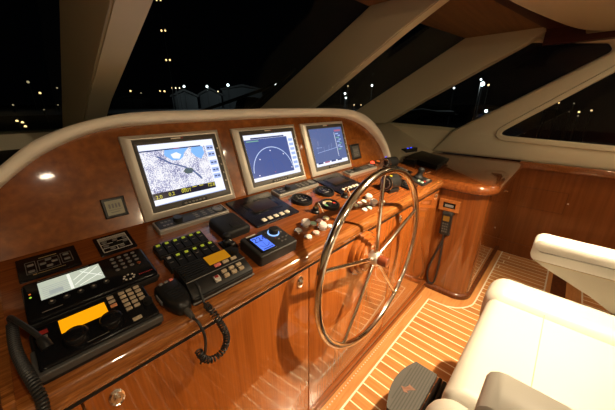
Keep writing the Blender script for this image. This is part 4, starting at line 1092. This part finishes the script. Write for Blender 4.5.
def lamp(px, py, dist, r, m, label):
    p = far(px,py,dist); gz = .5 if p.y > 33 else -3; t = thing('quay_lamp', label, 'lamp', (p.x,p.y,gz), (0,0,0), 'quay lamps')
    h = p.z-gz
    b = MB().mat('lamp_pole'); b.lathe([(.09,0),(.06,h)],(0,0,0),'z',6); b.build('pole', t)
    b = MB().mat(m); b.lathe([(r*.1,h-r),(r*.7,h-r*.7),(r,h),(r*.7,h+r*.7),(r*.1,h+r)],(0,0,0),'z',10); b.build('lamp_head', t)
    return t
for px,py,dist,r,m,lab in (
 (184,86.5,56,.26,'lamp_cool','leftmost bright white quay lamp above the gabled warehouses'),(207,86.5,58,.28,'lamp_cool','white quay lamp above the second gabled warehouse'),(228,85,62,.34,'lamp_cool','brightest white quay lamp in the middle pane'),(275.5,84,50,.2,'lamp_cool','white quay lamp right beside the starboard post of the middle pane'),
 (130.5,91,70,.26,'lamp_warm','orange quay lamp just right of the left post'),(160,91,70,.2,'lamp_warm','orange quay lamp left of the cluster'),(164.5,91.3,67,.27,'lamp_warm','brighter orange quay lamp left of the cluster'),(141,93,75,.18,'lamp_dim','faint lamp between two orange lamps'),(172,88,53,.15,'lamp_warm','left orange lamp of the close trio'),(175.7,88,54,.15,'lamp_warm','middle orange lamp of the close trio'),(179.5,88,55,.15,'lamp_warm','right orange lamp of the close trio'),(218,91.5,56,.17,'lamp_warm','yellowish lamp between two white quay lamps'),
 (40,93,60,.22,'lamp_warm','single orange lamp in the port pane'),(28,82,60,.25,'lamp_dim','faint high lamp in the port pane'),(57,88,60,.15,'lamp_dim','faint lamp beside the left post'),(17,121,24,.1,'lamp_warm','left low added lamp imitating a water reflection in the port pane'),(22.5,122.5,24,.1,'lamp_warm','second low added lamp imitating a water reflection in the port pane'),(25.5,126.5,23,.1,'lamp_warm','lowest added lamp imitating a water reflection in the port pane'),(44,110,28,.07,'lamp_dim','small lamp low beside the left post'),(58,105,45,.1,'lamp_dim','tiny lamp at the edge of the left post'),(13,105,45,.12,'lamp_dim','tiny lamp far left in the port pane'),  # the three lowest lamps are added to imitate reflections in water
 (341,86,60,.15,'lamp_warm','left yellow lamp above the bright lamp in the starboard pane'),(348,86,60,.15,'lamp_warm','right yellow lamp above the bright lamp in the starboard pane'),(345,93.5,55,.27,'lamp_cool','bright white lamp low in the starboard pane'),(346,98,51,.18,'lamp_cool','lower white lamp in the starboard pane'),(372,85.5,55,.25,'lamp_cool','single white lamp beside the corner post'),(354,105,50,.13,'lamp_warm','left small orange lamp over the pod arch'),(361,105,50,.13,'lamp_warm','right small orange lamp over the pod arch'),
 (454,88,55,.2,'lamp_cool','small bluish lamp left of the brightest corner lamp'),(481,79.5,46,.16,'lamp_cool','small bluish lamp above the brightest corner lamp'),(482.5,84,50,.42,'lamp_cool','brightest white lamp in the corner window'),(488.5,85,54,.22,'lamp_warm','orange lamp touching the brightest corner lamp'),(486,111,40,.24,'lamp_cool','low lamp under the brightest corner lamp'),
 (545,107,45,.1,'lamp_dim','faint lamp at the left of the side window'),(549,104,45,.1,'lamp_dim','second faint lamp in the side window'),(559,103,45,.12,'lamp_warm','upper orange lamp in the side window'),(574,103.5,45,.1,'lamp_dim','faint upper lamp in the side window'),(579,112,45,.16,'lamp_warm','brighter orange lamp in the side window'),(578,116,41,.1,'lamp_dim','faint lamp under the brighter side lamp'),(591.5,110.5,45,.14,'lamp_warm','rightmost lamp in the side window'),(569,112,45,.08,'lamp_dim','tiny lamp left of the brighter side lamp')):
    t = lamp(px,py,dist,r*.72,m,lab)
    if m == 'lamp_cool' and r >= .25:
        L = bpy.data.lights.new('quay_light','POINT'); L.energy = 420; L.color = (.85,.95,1); L.shadow_soft_size = .3
        o = bpy.data.objects.new('quay_light', L); COL.objects.link(o); o.parent = t; q_ = far(px,py,dist-4); o.location = (q_.x-t.location.x,q_.y-t.location.y,q_.z-t.location.z-.4)
p = far(168,60,40); t = thing('reflection_glow_mast', 'added tall mast with paired glows imitating lamp reflections in the middle pane', 'mast', (p.x,p.y,.5))  # added mast; its glowing pairs imitate interior lamps mirrored in the glass
hts = [far(168,y_,40).z-.5 for y_ in (60,31,1)]
b = MB().mat('lamp_pole'); b.lathe([(.05,0),(.03,hts[-1]+1)],(0,0,0),'z',6); b.build('pole', t)
for h in hts:
    b = MB().mat('lamp_warm')
    for s_ in (-1,1): b.lathe([(.02,h-.12),(.11,h),(.02,h+.12)],(s_*.22*Rv.x,s_*.22*Rv.y,0),'z',8)
    b.build('glow_pair', t)

# ================================================================== LIGHTS
def downlight(x, y, watts, label, aim=(0,0), size=R(120), blend=.6):
    t = thing('ceiling_downlight', label, 'lamp', (x,y,1.87), (0,0,0), 'ceiling downlights')
    b = MB().mat('chrome'); b.lathe([(.055,.0),(.055,-.006),(.045,-.01),(.036,-.006),(.034,.0)],(0,0,0),'z',28,caps=False); b.build('ring', t)
    b = MB().mat('lamp'); b.lathe([(.034,-.001),(.001,-.002)],(0,0,0),'z',24,caps=False); b.build('lens', t)
    L = bpy.data.lights.new('halogen_spot', 'SPOT'); L.energy = watts; L.color = (1,.775,.49); L.spot_size = size; L.spot_blend = blend; L.shadow_soft_size = .022
    o = bpy.data.objects.new('halogen_spot', L); COL.objects.link(o); o.parent = t; o.location = (0,0,-.02)
    o.rotation_euler = Vector((aim[0],aim[1],-1)).to_track_quat('-Z','Y').to_euler()
downlight(.098,-.167, 13, 'downlight above the port side of the helm seat')
downlight(1.42,-.17, 300, 'downlight above the starboard side of the helm seat', (-.10,.40), R(92), .85)
downlight(2.70,-.30, 5, 'downlight near the starboard window')
for x_,e_,lab in ((-.6,19,'port'),(.9,42,'middle'),(2.4,16,'starboard')): downlight(x_,-1.5, e_, lab+' downlight at the aft end of the headliner', (0,.45), R(160), .4)

w = bpy.data.worlds.new('night'); SC.world = w; w.use_nodes = True
bg = w.node_tree.nodes['Background']; bg.inputs['Color'].default_value = (.03,.035,.05,1); bg.inputs['Strength'].default_value = .012

# ================================================================== CAMERA
cam = bpy.data.cameras.new('camera'); co = bpy.data.objects.new('camera', cam); COL.objects.link(co)
cam.sensor_width = 36; cam.lens = 36*273.3/615; cam.clip_start = .02; cam.clip_end = 600
co.location = (0,0,1.4); co.rotation_euler = Fv.to_track_quat('-Z','Y').to_euler()
SC.camera = co
SC.view_settings.view_transform = 'Standard'; SC.view_settings.look = 'None'; SC.view_settings.gamma = 1; SC.view_settings.exposure = 0
SC.view_settings.use_curve_mapping = False
